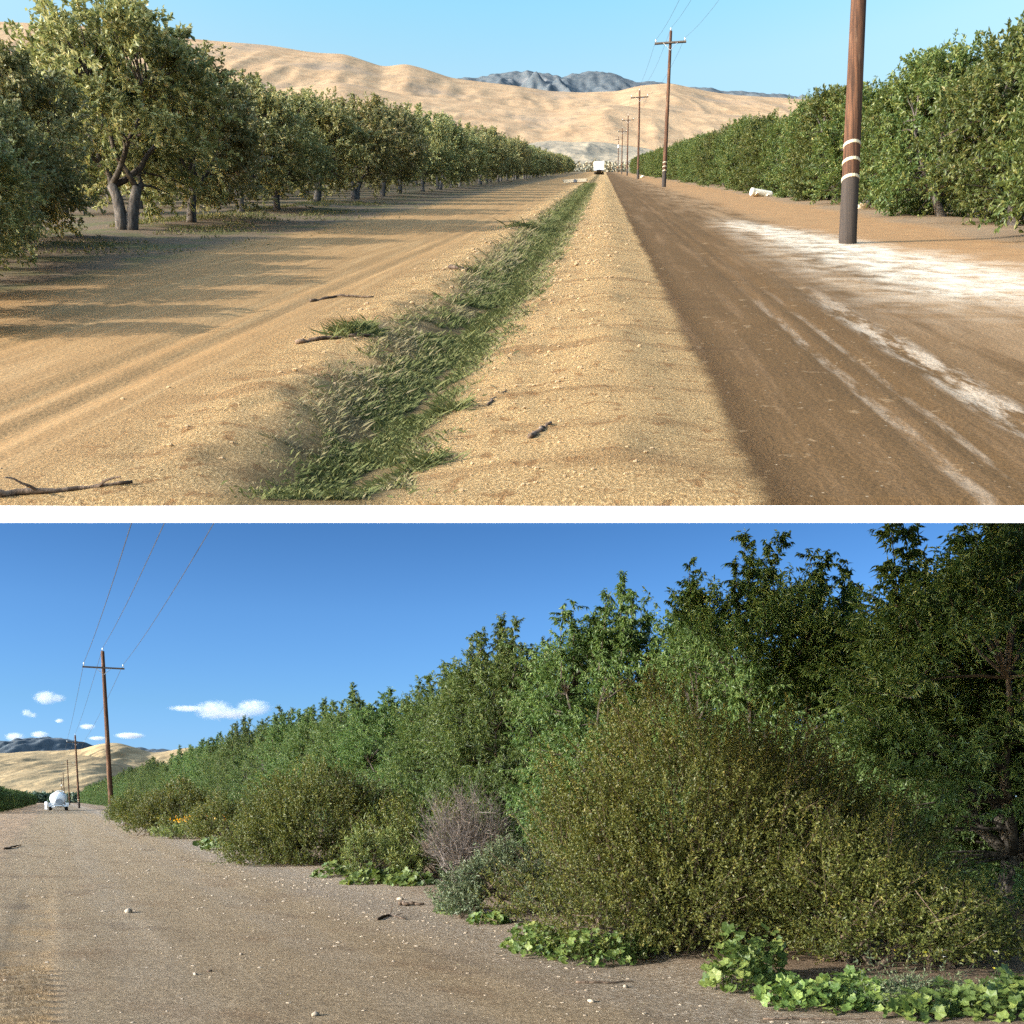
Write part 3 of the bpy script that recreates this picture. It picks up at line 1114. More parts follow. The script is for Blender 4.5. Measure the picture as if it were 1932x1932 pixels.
GP = 'utility poles along the upper road'
endsA = []
labsA = ['nearest upper utility pole, dark butt and three pale bands, top out of frame',
         'dark utility pole with crossarm, second along the upper road',
         'slim brown utility pole, third along the upper road',
         'utility pole fourth along the upper road, before the far scrub',
         'thin utility pole fifth along the upper road',
         'faintest utility pole of the upper road, carrying a white transformer']
for i, y in enumerate((18.9, 77, 136, 200, 262, 330)):
    x = 4.6 + MA * y
    endsA.append(make_pole('utility_pole', (x, y, float(zground(x, y)) - .02), 12.0, .165 if i == 0 else .17, .105, .55 if i < 2 else .25, -MA, labsA[i], GP,
                           bands=(1.22, 1.54, 1.86) if i < 2 else (), transformer=(i == 5)))
for k_ in range(3):
    lab = ['overhead wire on the left arm ends of the upper poles', 'overhead wire on the pole tops of the upper road', 'overhead wire on the right arm ends of the upper poles'][k_]
    wire('overhead_wire', [e[k_] for e in endsA], 1.0, lab, 'wires over the upper road', rad=.009)

GPB = 'utility poles along the lower road'
endsB = []
labsB = ['tall leaning utility pole behind the shrubs, nearest on the lower road',
         'leaning utility pole second along the lower road, right of the white tanker',
         'utility pole third along the lower road, just right of the tanker',
         'thin utility pole fourth along the lower road, above the tanker',
         'utility pole fifth along the lower road, carrying a white transformer',
         'short distant utility pole above the left shoulder of the tanker']
for i, y in enumerate((77, 178, 287, 422, 540, 760)):
    x = 4.44 - .4577 * y + (-(y > 700) * 12)
    endsB.append(make_pole('utility_pole', (x, y, 0), 13.0, .20, .13, -.72, .43, labsB[i], GPB, bands=(1.22, 1.54) if i == 1 else (), transformer=(i == 4), arm=3.0, arm_z=11.7))
for k_ in range(3):
    lab = ['left wire sweeping up from the nearest lower pole', 'middle wire rising from the nearest lower pole top', 'right wire slanting up from the nearest lower pole'][k_]
    e = endsB[0][k_]
    # rises to an anchor under the upper ground
    xe = e[0] + .4577 * (77 - 17.6) + (.0, .1, .25)[k_] * 0
    a = np.array([xe, 17.6, zA(17.6) - .75])
    wire('overhead_wire', [a] + [q[k_] for q in endsB], .45, lab, 'wires over the lower road', rad=.016)

# ------------------------------------------------------------------ lower orchard trees
def b_shoots(seed, n, rad, z, h):
    r = random.Random(seed)
    out = []
    for i in range(n):
        a = r.uniform(0, 6.283)
        d = rad * r.uniform(.0, .8)
        out.append((d * math.cos(a), d * math.sin(a), z - .35 * d, h * r.uniform(.55, 1.25), r.uniform(-.25, .25)))
    return out


LB = [tree_proto('almond_tree', 'almond tree', M['almond_green'], seed=200 + i, H=5.4, rad=2.6, z_low=.5, trunk_h=.9, trunk_r=.15,
                 n_clump=185, tw_per=20, n_leaf=22, llen=.115, lwid=.034, shoots=b_shoots(90 + i, 20, 2.1, 4.8, 1.5), shape='skirt', tlen=.5, csd=.24, droop=.75, spread=.7) for i in range(4)]
GB = 'almond trees behind the lower shrubs'
skyl = [(1900, 940), (1421, 1015), (1140, 1105), (935, 1175), (800, 1250), (690, 1310), (610, 1300), (545, 1325)]
y = 13.9
n = 0
R.seed(11)
NM = ['almond tree at the right edge, nearest and darkest of the lower orchard row',
      'lower almond tree with tall upright shoots, second from the right edge',
      'lower almond tree with a bushy pointed top, third from the right edge',
      'lower almond tree with feathery twin tops, fourth from the right edge',
      'lower almond tree fifth from the right edge, behind the dry grey shrub',
      'lower almond tree sixth from the right edge, above the mid olive bush',
      'rounded lower almond tree with a side shoot, seventh from the right edge',
      'lower almond tree eighth from the right edge, where the row starts dropping']
while y < 420:
    x = 13.3 + MB_ * y + R.uniform(-.3, .3)
    px_ = 966 + x / y * PX
    if n < len(skyl):
        top = skyl[n][1]
        Ht = (HZB - top) / PX * y + HB
        lab = NM[n]
    else:
        Ht = R.uniform(5.2, 7.2)
        lab = ('almond tree number %d from the right edge in the lower row' % (n + 1)) if False else 'small distant almond tree in the lower row toward the leaning pole'
    sz = Ht / 6.45
    place(LB[n % 4], (x, y, 0), R.uniform(0, 6.28), R.uniform(.95, 1.08), sz, lab, GB)
    y += R.uniform(4.8, 5.2) if n < 14 else R.uniform(4.8, 6.0)
    n += 1
y = 17.5
n = 0
while y < 60:
    x = 18.6 + MB_ * y + R.uniform(-.3, .3)
    lab = '%s almond tree of the lower second row, glimpsed behind the front row' % ORD[n]
    if n == 0:
        lab = 'lower almond tree with drooping shoots, behind between the two rightmost front trees'
    place(LB[(n + 2) % 4], (x, y, 0), R.uniform(0, 6.28), 1.0, R.uniform(.95, 1.06), lab, GB)
    y += R.uniform(5.2, 6.5)
    n += 1
place(LB[1], (15.6 + MB_ * 16.2, 16.2, 0), 2.2, 1.05, 1.0, 'lower almond tree half hidden behind the nearest tree at the right edge', GB)
y = 112
n = 0
while y < 330:
    x = -7.2 + MB_ * y
    place(LB[n % 4], (x, y, 0), R.uniform(0, 6.28), .62, R.uniform(.46, .54), 'small dark almond tree in the row left of the tanker', 'young trees left of the lower road')
    y += R.uniform(4.5, 5.5)
    n += 1

# ------------------------------------------------------------------ shrubs of the lower verge
def make_bush(seed, lobes, n_tw, n_leaf, llen, lwid, tlen, up=.8, sd=.35, stems=14, droop=.0, spread=1.0, twig_every=6, hollow=.55):
    r = np.random.default_rng(seed)
    st, lv = MB(), MB()
    vol = np.array([l[3] * l[4] * l[5] for l in lobes])
    pick = r.choice(len(lobes), n_tw, p=vol / vol.sum())
    L = np.array(lobes)
    d = unit(r.normal(size=(n_tw, 3)))
    d[:, 2] = np.abs(d[:, 2]) * 1.0 - .15
    rr = (hollow + (1 - hollow) * r.random(n_tw) ** .6)[:, None]
    lump = 1 + .46 * (fbm(d[:, 0] * 2.2 + pick * 3, d[:, 2] * 2.4 + d[:, 1] * 2, seed, 3) - .5)[:, None] * 2
    pos = L[pick, :3] + d * L[pick, 3:6] * rr * lump
    pos[:, 2] = np.maximum(pos[:, 2], .03 + .1 * r.random(n_tw))
    td = unit(d * .8 + r.normal(size=(n_tw, 3)) * sd + np.array([0, 0, up]))
    tl = tlen * (.5 + r.random(n_tw)) * np.where(r.random(n_tw) < .16, 2.2, 1.0)
    gap = fbm(pos[:, 0] * 1.7 + seed, pos[:, 2] * 1.9 + pos[:, 1] * 1.3, seed + 7, 3)
    ok = gap + .10 * r.random(n_tw) > .42
    pos, td, tl, d = pos[ok], td[ok], tl[ok], d[ok]
    n_tw = len(pos)
    base = pos - td * tl[:, None] * .6
    base[:, 2] = np.maximum(base[:, 2], .03)
    v, rn = sprays(r, base, td, tl, n_leaf, llen, lwid, droop, spread, bend=.08)
    add_leaves(lv, v, rn)
    for i in range(0, n_tw, twig_every):
        lv.tube(np.stack([base[i], base[i] + td[i] * tl[i]]), [.006, .002], 3, cap=False, mi=1)
    for i in range(stems):
        q = pos[r.integers(n_tw)]
        b = L[r.integers(len(lobes))]
        root = np.array([b[0] + r.normal() * b[3] * .18, b[1] + r.normal() * b[4] * .18, 0])
        st.tube(curve(root, q, (0, 0, .2), r, 6), np.linspace(.022, .006, 6), 5)
    return st, lv


def bush(name, label, loc, mat, twm=None, cat='bush', group=None, **kw):
    st, lv = make_bush(**kw)
    root = empty(name, loc, 0, label, cat, group)
    st.build('stems', twm or M['twig'], root)
    lv.build('foliage', [mat, twm or M['twig']], root)
    return root


x, y = atB(1300, 10.9), 10.9
bush('olive_bush', 'huge rounded olive green bush filling the right foreground before the almond trees', (x, y, 0), M['olive'], seed=301,
     lobes=[(0, 0, 0.9, 1.75, 1.5, 2.25), (1.1, .3, .7, 1.4, 1.3, 2.15), (-1.0, .2, .5, 1.2, 1.2, 1.75), (.2, -.5, .25, 1.3, 1.0, 1.1), (2.0, .2, .4, 1.1, 1.0, 1.6), (-.9, -.2, .1, 1.0, .9, .8), (1.2, -.4, .1, 1.2, .9, .8)],
     n_tw=10500, n_leaf=22, llen=.034, lwid=.020, tlen=.36, up=.7, stems=50)
x, y = atB(1790, 9.3), 9.3
bush('olive_bush', 'low sprawling green bush at the right, leaning out from the huge olive bush', (x, y, 0), M['olive'], seed=303,
     lobes=[(-.5, 0, .35, .95, .8, .85), (.25, .1, .25, .65, .6, .55), (-.9, .3, .5, .8, .8, 1.1)],
     n_tw=2500, n_leaf=20, llen=.034, lwid=.020, tlen=.34, up=.35, stems=24)
x, y = atB(592, 24.8), 24.8
bush('olive_bush', 'broad dark olive bush at the road edge, middle of the shrub line', (x, y, 0), M['olive'], seed=305,
     lobes=[(0, 0, .8, 1.7, 1.5, 1.85), (-1.2, .2, .5, 1.2, 1.2, 1.35), (1.2, .5, .6, 1.2, 1.2, 1.75), (0, -.5, .1, 1.6, 1.0, .8), (-1.2, -.2, .1, 1.1, .9, .7), (1.1, -.2, .1, 1.1, .9, .7)],
     n_tw=4600, n_leaf=18, llen=.055, lwid=.032, tlen=.42, up=.6, stems=20)
far_b = [(345, 44, 1.15, 'greyish olive bush right of the orange flowering weeds, second along the verge from the broad dark bush'),
         (300, 50, 1.0, 'olive bush between two larger ones, midway along the far verge'),
         (252, 60, 1.05, 'dark rounded bush near the foot of the leaning pole'),
         (420, 38, .9, 'small grey green bush touching the far end of the broad dark bush')]
fb = None
for i, (px_, y, s_, lab) in enumerate(far_b):
    lab = lab if i else 'greyish olive bush behind the orange flowering weeds'
    if fb is None:
        fb = bush('olive_bush', lab, (atB(px_, y), y, 0), M['olive'], seed=311, group='shrubs along the far verge',
                  lobes=[(0, 0, .7, 1.5, 1.4, 1.7), (-1.2, .2, .4, 1.1, 1.1, 1.2)], n_tw=1500, n_leaf=15, llen=.075, lwid=.045, tlen=.45, up=.6)
        fb.scale = (s_,) * 3
    else:
        o = copy_tree(fb)
        o.location = (atB(px_, y), y, 0)
        o.rotation_euler = (0, 0, i * 1.9)
        o.scale = (s_, s_, s_ * .95)
        o['label'] = lab

x, y = atB(800, 20.5), 20.5
bush('olive_bush', 'dark olive bush tucked behind the leafless twiggy shrub and the pale weeds', (x, y, 0), M['olive'], seed=317,
     lobes=[(0, 0, .6, 1.2, 1.0, 1.25), (1.0, .2, .4, .9, .8, 1.0), (-.8, 0, .2, .8, .7, .7), (.4, -.4, .1, 1.0, .7, .6)], n_tw=1900, n_leaf=17, llen=.05, lwid=.03, tlen=.4, up=.6, stems=14)
# grey green shrub and dry twiggy shrub
x, y = atB(945, 13.6), 13.6
bush('grey_shrub', 'low grey green shrub with willowy leaves, before the dry twiggy shrub', (x, y, 0), M['greybush'], seed=321, cat='shrub',
     lobes=[(0, 0, .35, .75, .6, .72), (.55, .1, .3, .6, .55, .65), (-.45, -.1, .15, .5, .45, .45)], n_tw=1300, n_leaf=16, llen=.06, lwid=.018, tlen=.30, up=.5)
r_ = np.random.default_rng(5)
x, y = atB(880, 16.8), 16.8
dry = empty('dry_shrub', (x, y, 0), 0, 'leafless grey brown twiggy shrub between green weeds and the huge bush', 'shrub')
dm = MB()
tw = MB()
for i in range(120):
    a = r_.random() * 6.283
    sp_ = r_.random() ** .6
    e = np.array([math.cos(a) * .80 * sp_, math.sin(a) * .65 * sp_, .75 + .95 * r_.random() * (1.1 - .35 * sp_)])
    p = curve((r_.normal() * .12, r_.normal() * .1, 0), e, (0, 0, .15), r_, 7, .10)
    dm.tube(p, np.linspace(.008, .003, 7), 4, cap=False)
    for j in range(16):
        q = p[r_.integers(2, 7)]
        dd = unit(r_.normal(size=3) * .7 + unit(e) * .8 + np.array([0, 0, .35]))
        ln = .18 + .3 * r_.random()
        tw.tube(np.stack([q, q + dd * ln * .5 + r_.normal(size=3) * .02, q + dd * ln]), [.0035, .003, .002], 3, cap=False)
dm.build('stems', M['drytwig'], dry)
tw.build('twigs', M['drytwig'], dry)

# ------------------------------------------------------------------ leafy weeds
def lobed_leaf(r, pos, nrm, size):
    """round lobed leaves as small fans"""
    k = len(pos)
    nv = 11
    th = np.linspace(0, 2 * math.pi, nv, endpoint=False)
    rr = 1 + .16 * np.cos(th * 5)
    rr[nv // 2] = .45
    ref = unit(r.normal(size=(k, 3)))
    a = unit(np.cross(nrm, ref))
    b = np.cross(nrm, a)
    rim = pos[:, None, :] + size[:, None, None] * rr[None, :, None] * (a[:, None, :] * np.cos(th)[None, :, None] + b[:, None, :] * np.sin(th)[None, :, None])
    rim += nrm[:, None, :] * (size[:, None] * .18 * np.cos(th * 5)[None, :])[..., None] * .5 + nrm[:, None, :] * size[:, None, None] * .16
    v = np.concatenate([pos[:, None, :], rim], 1)
    idx = np.arange(k)[:, None, None] * (nv + 1)
    tri = np.stack([np.zeros(nv, int), 1 + np.arange(nv), 1 + (np.arange(nv) + 1) % nv], -1)[None]
    return v.reshape(-1, 3), (idx + tri).reshape(-1, 3), nv + 1


def mallow(label, blobs, seed, dens=260, size=.045, hgt=.22):
    """blobs: px, py, rx (m), ry (m)"""
    r = np.random.default_rng(seed)
    cx, cy = gB(blobs[0][0], blobs[0][1])
    root = empty('mallow_plant', (cx, cy, 0), 0, label, 'weed', 'bright green mallow along the lower verge')
    lv, st = MB(), MB()
    for (px_, py_, rx, ry) in blobs:
        x0, y0 = gB(px_, py_)
        n_ = int(dens * rx * ry * 3.6) + 30
        a = r.random(n_) * 6.283
        d = np.sqrt(r.random(n_))
        lx, ly = np.cos(a) * d * rx, np.sin(a) * d * ry
        h = hgt * (1 - d ** 2 * .92) * (.35 + .75 * r.random(n_)) * (0.6 + .8 * fbm(lx * 4 + 50, ly * 4 + seed, 3, 2))
        pos = np.stack([lx + x0 - cx, ly + y0 - cy, h + .012], -1)
        nr_ = unit(r.normal(size=(n_, 3)) * .5 + np.array([-.15, -.35, 1]))
        sz = size * (.5 + .9 * r.random(n_))
        v, f, kv_ = lobed_leaf(r, pos, nr_, sz)
        yl = np.clip(r.random(n_) * .72 + .25 * fbm(lx * 3 + 9, ly * 3 + seed, 8, 2) - .05, 0, 1)
        lv.add(v, f, rnd=np.repeat(yl, kv_))
        for i in range(0, n_, 5):
            if d[i] > .75:
                continue
            b = pos[i].copy()
            b[2] = 0
            b[:2] += r.normal(size=2) * .03
            st.tube(np.stack([b, pos[i]]), [.004, .0025], 3, cap=False)
    st.build('stems', M['weed'], root)
    lv.build('leaves', M['mallow'], root)


mallow('bright mallow patch at the road edge, right of the broad dark bush', [(640, 1655, .55, .35), (720, 1668, .75, .4), (780, 1672, .45, .5), (690, 1650, .5, .4)], 401, dens=190, size=.06, hgt=.30)
mallow('small mallow patch with bare orange soil around it, before the grey shrub', [(860, 1722, .35, .25), (920, 1742, .28, .22)], 402, size=.045, hgt=.16)
mallow('yellowing mallow mound under the left foot of the huge bush', [(1040, 1800, .42, .4), (1120, 1815, .45, .35), (1000, 1790, .3, .3), (1190, 1805, .3, .3)], 403, dens=420, size=.034, hgt=.30)
mallow('tall leafy mallow clump before the dark base of the huge bush', [(1405, 1860, .30, .25), (1385, 1868, .28, .2), (1450, 1850, .2, .2)], 404, dens=420, size=.042, hgt=.44)
mallow('light yellow green mallow mat, second from the right in the foreground', [(1560, 1905, .40, .24), (1650, 1902, .36, .24), (1490, 1893, .30, .18), (1600, 1880, .34, .22)], 405, dens=520, size=.036, hgt=.20)
mallow('mallow patch in the bottom right corner', [(1880, 1925, .38, .28), (1800, 1915, .34, .24), (1910, 1895, .30, .28), (1735, 1926, .28, .16)], 406, dens=480, size=.040, hgt=.27)
mallow('thin strip of mallow at the verge left of the broad dark bush', [(425, 1603, .8, .5), (400, 1596, .6, .5)], 407, dens=60, size=.09, hgt=.30)

x, y = gB(1740, 1905)
bush('grey_shrub', 'dusty grey green herb between the two foreground mallow patches', (x, y, 0), M['greybush'], seed=331, cat='herb',
     lobes=[(0, 0, .05, .42, .3, .20), (-.2, .05, .02, .28, .25, .14)], n_tw=420, n_leaf=14, llen=.032, lwid=.013, tlen=.16, up=.5, stems=6)
x, y = gB(715, 1668)
bush('tall_weed', 'tall upright weed with long pale leaves, standing in the bright mallow patch', (x, y + .4, 0), M['weed'], seed=335, cat='weed',
     lobes=[(-.45, .0, .35, .35, .3, .85), (.1, .2, .3, .55, .4, .7), (.5, .1, .25, .4, .35, .6)], n_tw=420, n_leaf=14, llen=.10, lwid=.026, tlen=.45, up=1.3, stems=30, spread=.8)
x, y = gB(235, 1556)
bush('tall_weed', 'pale green grassy weed clump at the far verge below the leaning pole', (x, y, 0), M['weed'], seed=337, cat='weed',
     lobes=[(0, 0, .3, 1.0, .9, .8), (1.3, .2, .2, 1.0, .8, .6)], n_tw=300, n_leaf=10, llen=.22, lwid=.06, tlen=.6, up=1.2, spread=.5)
x, y = gB(350, 1583)
bush('tall_weed', 'leafy weeds at the verge, left of the orange flowers', (x, y, 0), M['weed'], seed=338, cat='weed',
     lobes=[(0, 0, .2, .9, .8, .45), (-.8, .4, .2, .7, .6, .4)], n_tw=300, n_leaf=12, llen=.12, lwid=.04, tlen=.4, up=1.0)
# orange flowering weeds
M['orange'] = leaf_mat('orange_petals', [(0, (.45, .20, .02)), (1, (.80, .42, .05))], trans=.3)
M['yellow'] = leaf_mat('yellow_petals', [(0, (.70, .60, .04)), (1, (.85, .78, .10))], trans=.3)
M['whitepetal'] = leaf_mat('white_petals', [(0, (.75, .73, .66)), (1, (.85, .84, .8))], trans=.3)
x, y = gB(388, 1582)
of = bush('flowering_weed', 'weed topped with orange yellow flowers left of the broad dark bush', (x, y, 0), M['weed'], seed=341, cat='flower',
          lobes=[(0, 0, .25, .9, .5, .55)], n_tw=220, n_leaf=10, llen=.10, lwid=.03, tlen=.5, up=1.2)
fl = MB()
k = 420
pos = np.stack([r_.normal(size=k) * .5 + .15, r_.normal(size=k) * .3 - .5, .70 + .22 * r_.random(k)], -1)
v = leaf_quads(pos, unit(r_.normal(size=(k, 3))), unit(r_.normal(size=(k, 3)) + np.array([0, -.6, .6])), np.full(k, .13), np.full(k, .10))
fl.add(v.reshape(-1, 3), np.arange(k * 4).reshape(k, 4), rnd=np.repeat(r_.random(k), 4))
fl.build('flowers', M['orange'], of)


def daisy(px_, py_, h, mat, label):
    x, y = gB(px_, py_)
    root = empty('wild_flower', (x, y, 0), r_.random() * 6, label, 'flower', 'small wild flowers at the right edge')
    s = MB()
    s.tube(curve((0, 0, 0), (.03, .02, h), (.03, 0, 0), r_, 5), np.linspace(.003, .002, 5), 4)
    s.build('stem', M['weed'], root)
    p = MB()
    for q in range(9):
        a = q / 9 * 6.283
        d = np.array([[math.cos(a), math.sin(a) - .5, .35]])
        v = leaf_quads(np.array([[.03, .02, h]]), unit(d), np.array([[0, -.5, 1.]]), np.array([.024]), np.array([.012]))
        p.add(v.reshape(-1, 3), [(0, 1, 2, 3)], rnd=r_.random())
    p.lathe([(.002, h - .003), (.008, h), (.006, h + .006), (.001, h + .008)], 7, c=(.03, .02, 0))
    p.build('flower_head', mat, root)


daisy(1690, 1850, .26, M['yellow'], 'yellow flower before the low right bush, leftmost of the scattered ones')
daisy(1742, 1850, .25, M['yellow'], 'small yellow flower, second from the left beside the low right bush')
daisy(1785, 1862, .25, M['whitepetal'], 'white puffy flower, left one of the white pair beyond the mallow corner')
daisy(1880, 1858, .28, M['whitepetal'], 'white flower highest of the ones at the right edge')
daisy(1875, 1880, .22, M['yellow'], 'yellow flower just under the highest white one')
daisy(1900, 1900, .17, M['yellow'], 'lowest yellow flower, over the bottom right mallow')

# ------------------------------------------------------------------ grass in the upper ditch
gr = MB()
r = np.random.default_rng(61)
NB = 420000
yy = 4.25 * np.exp(r.random(NB) ** .9 * math.log(98 / 4.25))
sg_ = np.interp(yy, [4.2, 6, 9, 14, 40, 98], [.135, .16, .22, .22, .25, .28])
ww = -1.25 + r.normal(size=NB) * sg_ + .05 * np.sin(yy * 1.7) - .14 * np.exp(-((yy - 8.2) / 1.5) ** 2)
keep = np.abs(ww + 1.28) < .62
keep &= fbm(ww * 5, yy * 3.0, 19, 3) + .12 * r.random(NB) > .53
yy, ww = yy[keep], ww[keep]
xx = ww + MA * yy
zz = zground(xx, yy)
k = len(yy)
sc_y = np.clip(yy / 8, .55, 6) ** .7
hh = .027 * (.35 + 1.1 * r.random(k) ** 1.5) * np.clip(sc_y, .6, 2.0)
lean_ = r.normal(size=(k, 2)) * 1.3
a = r.random(k) * 6.283
wd = .0020 * sc_y * (.6 + .8 * r.random(k))
b0 = np.stack([xx - np.cos(a) * wd, yy - np.sin(a) * wd, zz - .01], -1)
b1 = np.stack([xx + np.cos(a) * wd, yy + np.sin(a) * wd, zz - .01], -1)
m1 = np.stack([xx + lean_[:, 0] * hh * .45 + np.cos(a) * wd * .8, yy + lean_[:, 1] * hh * .45 + np.sin(a) * wd * .8, zz + hh * .62], -1)
tp = np.stack([xx + lean_[:, 0] * hh, yy + lean_[:, 1] * hh, zz + hh * .8], -1)
v = np.stack([b0, b1, m1, tp], 1)
ny2 = 26000
y2 = 5.2 * np.exp(r.random(ny2) * math.log(22 / 5.2))
w2 = -1.60 + r.normal(size=ny2) * .13
k2 = fbm(w2 * 4, y2 * 2.2, 33, 3) > .50
edge = np.clip((np.abs(ww + 1.28) - sg_[keep] * 1.2) / .15, 0, 1)
rn = np.clip(r.random(k) * .75 + edge * .35 + .3 * (fbm(ww * 2, yy * .8, 23, 2) - .5), 0, 1)
gr.add(v.reshape(-1, 3), np.arange(k * 4).reshape(k, 4), rnd=np.repeat(rn, 4))
# dead weeds on the bank, and green tufts away from the strip
tx, ty_ = [], []
for (qx, qy, n_, sg2) in ((668, 636, 1500, .10), (845, 752, 900, .06), (800, 850, 900, .06), (905, 512, 500, .12), (985, 430, 500, .15), (760, 700, 500, .09)):
    x0, y0_ = gA(qx, qy)
    tx.append(x0 + r.normal(size=n_) * sg2)
    ty_.append(y0_ + r.normal(size=n_) * sg2)
nt_ = sum(len(q) for q in tx)
yy = np.concatenate([y2[k2], *ty_])
xx = np.concatenate([w2[k2] + MA * y2[k2], *tx])
rn = np.concatenate([.80 + .2 * r.random(int(k2.sum())), .75 * r.random(nt_)])
zz = zground(xx, yy)
k = len(yy)
sc_y = np.clip(yy / 8, .55, 6) ** .7
hh = .030 * (.35 + 1.1 * r.random(k) ** 1.5) * np.clip(sc_y, .6, 2.0) * np.where(rn < .76, 1.4, 1)
lean_ = r.normal(size=(k, 2)) * 1.4
a = r.random(k) * 6.283
wd = .0017 * sc_y * np.where(rn < .76, 1.5, 1)
cs = np.stack([np.cos(a) * wd, np.sin(a) * wd, a * 0], -1)
b_ = np.stack([xx, yy, zz - .006], -1)
m_ = np.stack([lean_[:, 0] * hh * .45, lean_[:, 1] * hh * .45, hh * .62], -1)
t__ = np.stack([lean_[:, 0] * hh, lean_[:, 1] * hh, hh * .8], -1)
v = np.stack([b_ - cs, b_ + cs, b_ + m_ + cs * .8, b_ + t__], 1)
gr.add(v.reshape(-1, 3), np.arange(k * 4).reshape(k, 4), rnd=np.repeat(rn, 4))
tag(gr.build('grass', M['grass']), 'green grass growing along the bottom of the upper ditch', 'grass', kind='stuff')

# weeds under the upper left trees
wd_ = MB()
k = 26000
yy = r.uniform(16, 40, k)
ww = -10.6 + r.normal(size=k) * 1.5
keep = fbm(ww * .8, yy * .5, 29, 3) > .5
yy, ww = yy[keep], ww[keep]
k = len(yy)
xx = ww + MA * yy
zz = zground(xx, yy)
pos = np.stack([xx, yy, zz + .02], -1)
v = leaf_quads(pos, unit(r.normal(size=(k, 3)) * .5 + np.array([0, 0, .6])), unit(r.normal(size=(k, 3))), np.full(k, .07) * (.5 + r.random(k)), np.full(k, .022))
wd_.add(v.reshape(-1, 3), np.arange(k * 4).reshape(k, 4), rnd=np.repeat(r.random(k), 4))
tag(wd_.build('undergrowth', M['grass']), 'patchy green weeds on the floor of the upper left orchard', 'weeds', kind='stuff')

# far scrub below the tan hills, and the far orchard of the lower road
def scrub(name, label, n_, xr, yr, plane, hmin, hmax, mat, seed):
    r = np.random.default_rng(seed)
    m = MB()
    yy = r.uniform(*yr, n_)
    uu = r.uniform(*xr, n_)
    hh = r.uniform(hmin, hmax, n_)
    for i in range(n_):
        q = 34
        d = unit(r.normal(size=(q, 3)))
        d[:, 2] = np.abs(d[:, 2])
        pos = np.array([uu[i] * yy[i], yy[i], plane(yy[i])]) + d * np.array([hh[i] * .7, hh[i] * .7, hh[i]]) * (.6 + .4 * r.random((q, 1)))
        v = leaf_quads(pos, unit(r.normal(size=(q, 3))), unit(r.normal(size=(q, 3)) + d), np.full(q, hh[i] * .45), np.full(q, hh[i] * .3))
        m.add(v.reshape(-1, 3), np.arange(q * 4).reshape(q, 4), rnd=np.repeat(r.random(q), 4))
    return tag(m.build(name, mat), label, 'scrub', kind='stuff')


M['scrub'] = leaf_mat('scrub_leaves', [(0, (.12, .12, .085)), (.6, (.20, .185, .13)), (1, (.30, .25, .18))], trans=.1)
M['far_green'] = leaf_mat('far_orchard_leaves', [(0, (.028, .050, .028)), (1, (.075, .11, .055))], trans=.1)
scrub('scrub', 'grey scrub and far trees at the foot of the upper tan hills', 420, (-.01, .15), (400, 620), lambda y: float(zA(y)), 1.5, 4.0, M['scrub'], 71)
scrub('far_woods', 'dark green far orchard strip at the end of the lower road', 700, (-.53, -.41), (420, 640), lambda y: 0.0, 2.5, 5.0, M['far_green'], 72)

# ------------------------------------------------------------------ vehicles
M['white_paint'] = plain_mat('white_paint', (.88, .88, .87), .35, .5, var=.06)
M['rubber'] = plain_mat('rubber', (.02, .02, .02), .8, .2)
M['dark_steel'] = plain_mat('dark_steel', (.06, .06, .065), .6, .4)
M['red_lens'] = plain_mat('red_lens', (.35, .02, .02), .3, .5)
M['glass_dark'] = plain_mat('dark_glass', (.03, .035, .04), .1, .6)


def wheel(root, x, y, rr, w_):
    m = MB()
    m.lathe([(rr * .62, -w_ / 2), (rr * .95, -w_ / 2), (rr, -w_ * .35), (rr, w_ * .35), (rr * .95, w_ / 2), (rr * .62, w_ / 2)], 22, axis='x', c=(x, y, rr))
    wo_ = m.build('wheel', M['rubber'], root, smooth=False)
    q = MB()
    q.lathe([(.05, -w_ * .42), (rr * .6, -w_ * .40), (rr * .6, w_ * .40), (.05, w_ * .42)], 16, axis='x', c=(x, y, rr))
    q.build('rim', M['steel'], wo_)


y = 144.0
tank = empty('tanker_trailer', (-65.3, y, 0), math.atan(.458), 'white water tanker driving away on the lower dirt road', 'tanker')
m = MB()
prof = [(.02, -2.75), (.55, -2.70), (.85, -2.58), (1.0, -2.35), (1.05, -2.1), (1.05, 2.1), (1.0, 2.35), (.8, 2.6), (.02, 2.75)]
m.lathe(prof, 32, axis='y', c=(0, 0, 1.72), sx=1.08, sy=.90)
tk = m.build('tank', M['white_paint'], tank, smooth=True)
m = MB()
m.lathe([(.02, -.05), (.46, -.05), (.52, 0), (.50, .10), (.02, .10)], 24, axis='y', c=(.0, -2.74, 1.28), sy=.8)
m.build('hatch', M['steel'], tk)
m = MB()
for yy_ in (-1.2, .3, 1.6):
    m.lathe([(1.06, -.03), (1.085, -.03), (1.085, .03), (1.06, .03)], 32, axis='y', c=(0, yy_, 1.72), sx=1.08, sy=.90)
m.build('tank_hoop', M['white_paint'], tk)
m = MB()
th = np.linspace(0, math.pi, 12)
m.tube(np.stack([np.cos(th) * .55 + .15, th * 0 - 1.9, 2.62 + np.sin(th) * .22], -1), .03, 6)
m.tube(np.stack([np.cos(th) * .55 + .15, th * 0 + 1.2, 2.62 + np.sin(th) * .22], -1), .03, 6)
m.box((-.38, -.35, 2.72), (.05, 3.0, .05)).box((.68, -.35, 2.70), (.05, 3.0, .05))
m.build('guard_rail', M['white_paint'], tank)
m = MB()
m.box((0, -.2, .72), (.9, 5.6, .16)).box((0, -2.75, .68), (2.35, .12, .22)).box((-.6, -2.2, .8), (.12, .8, .3)).box((.6, -2.2, .8), (.12, .8, .3))
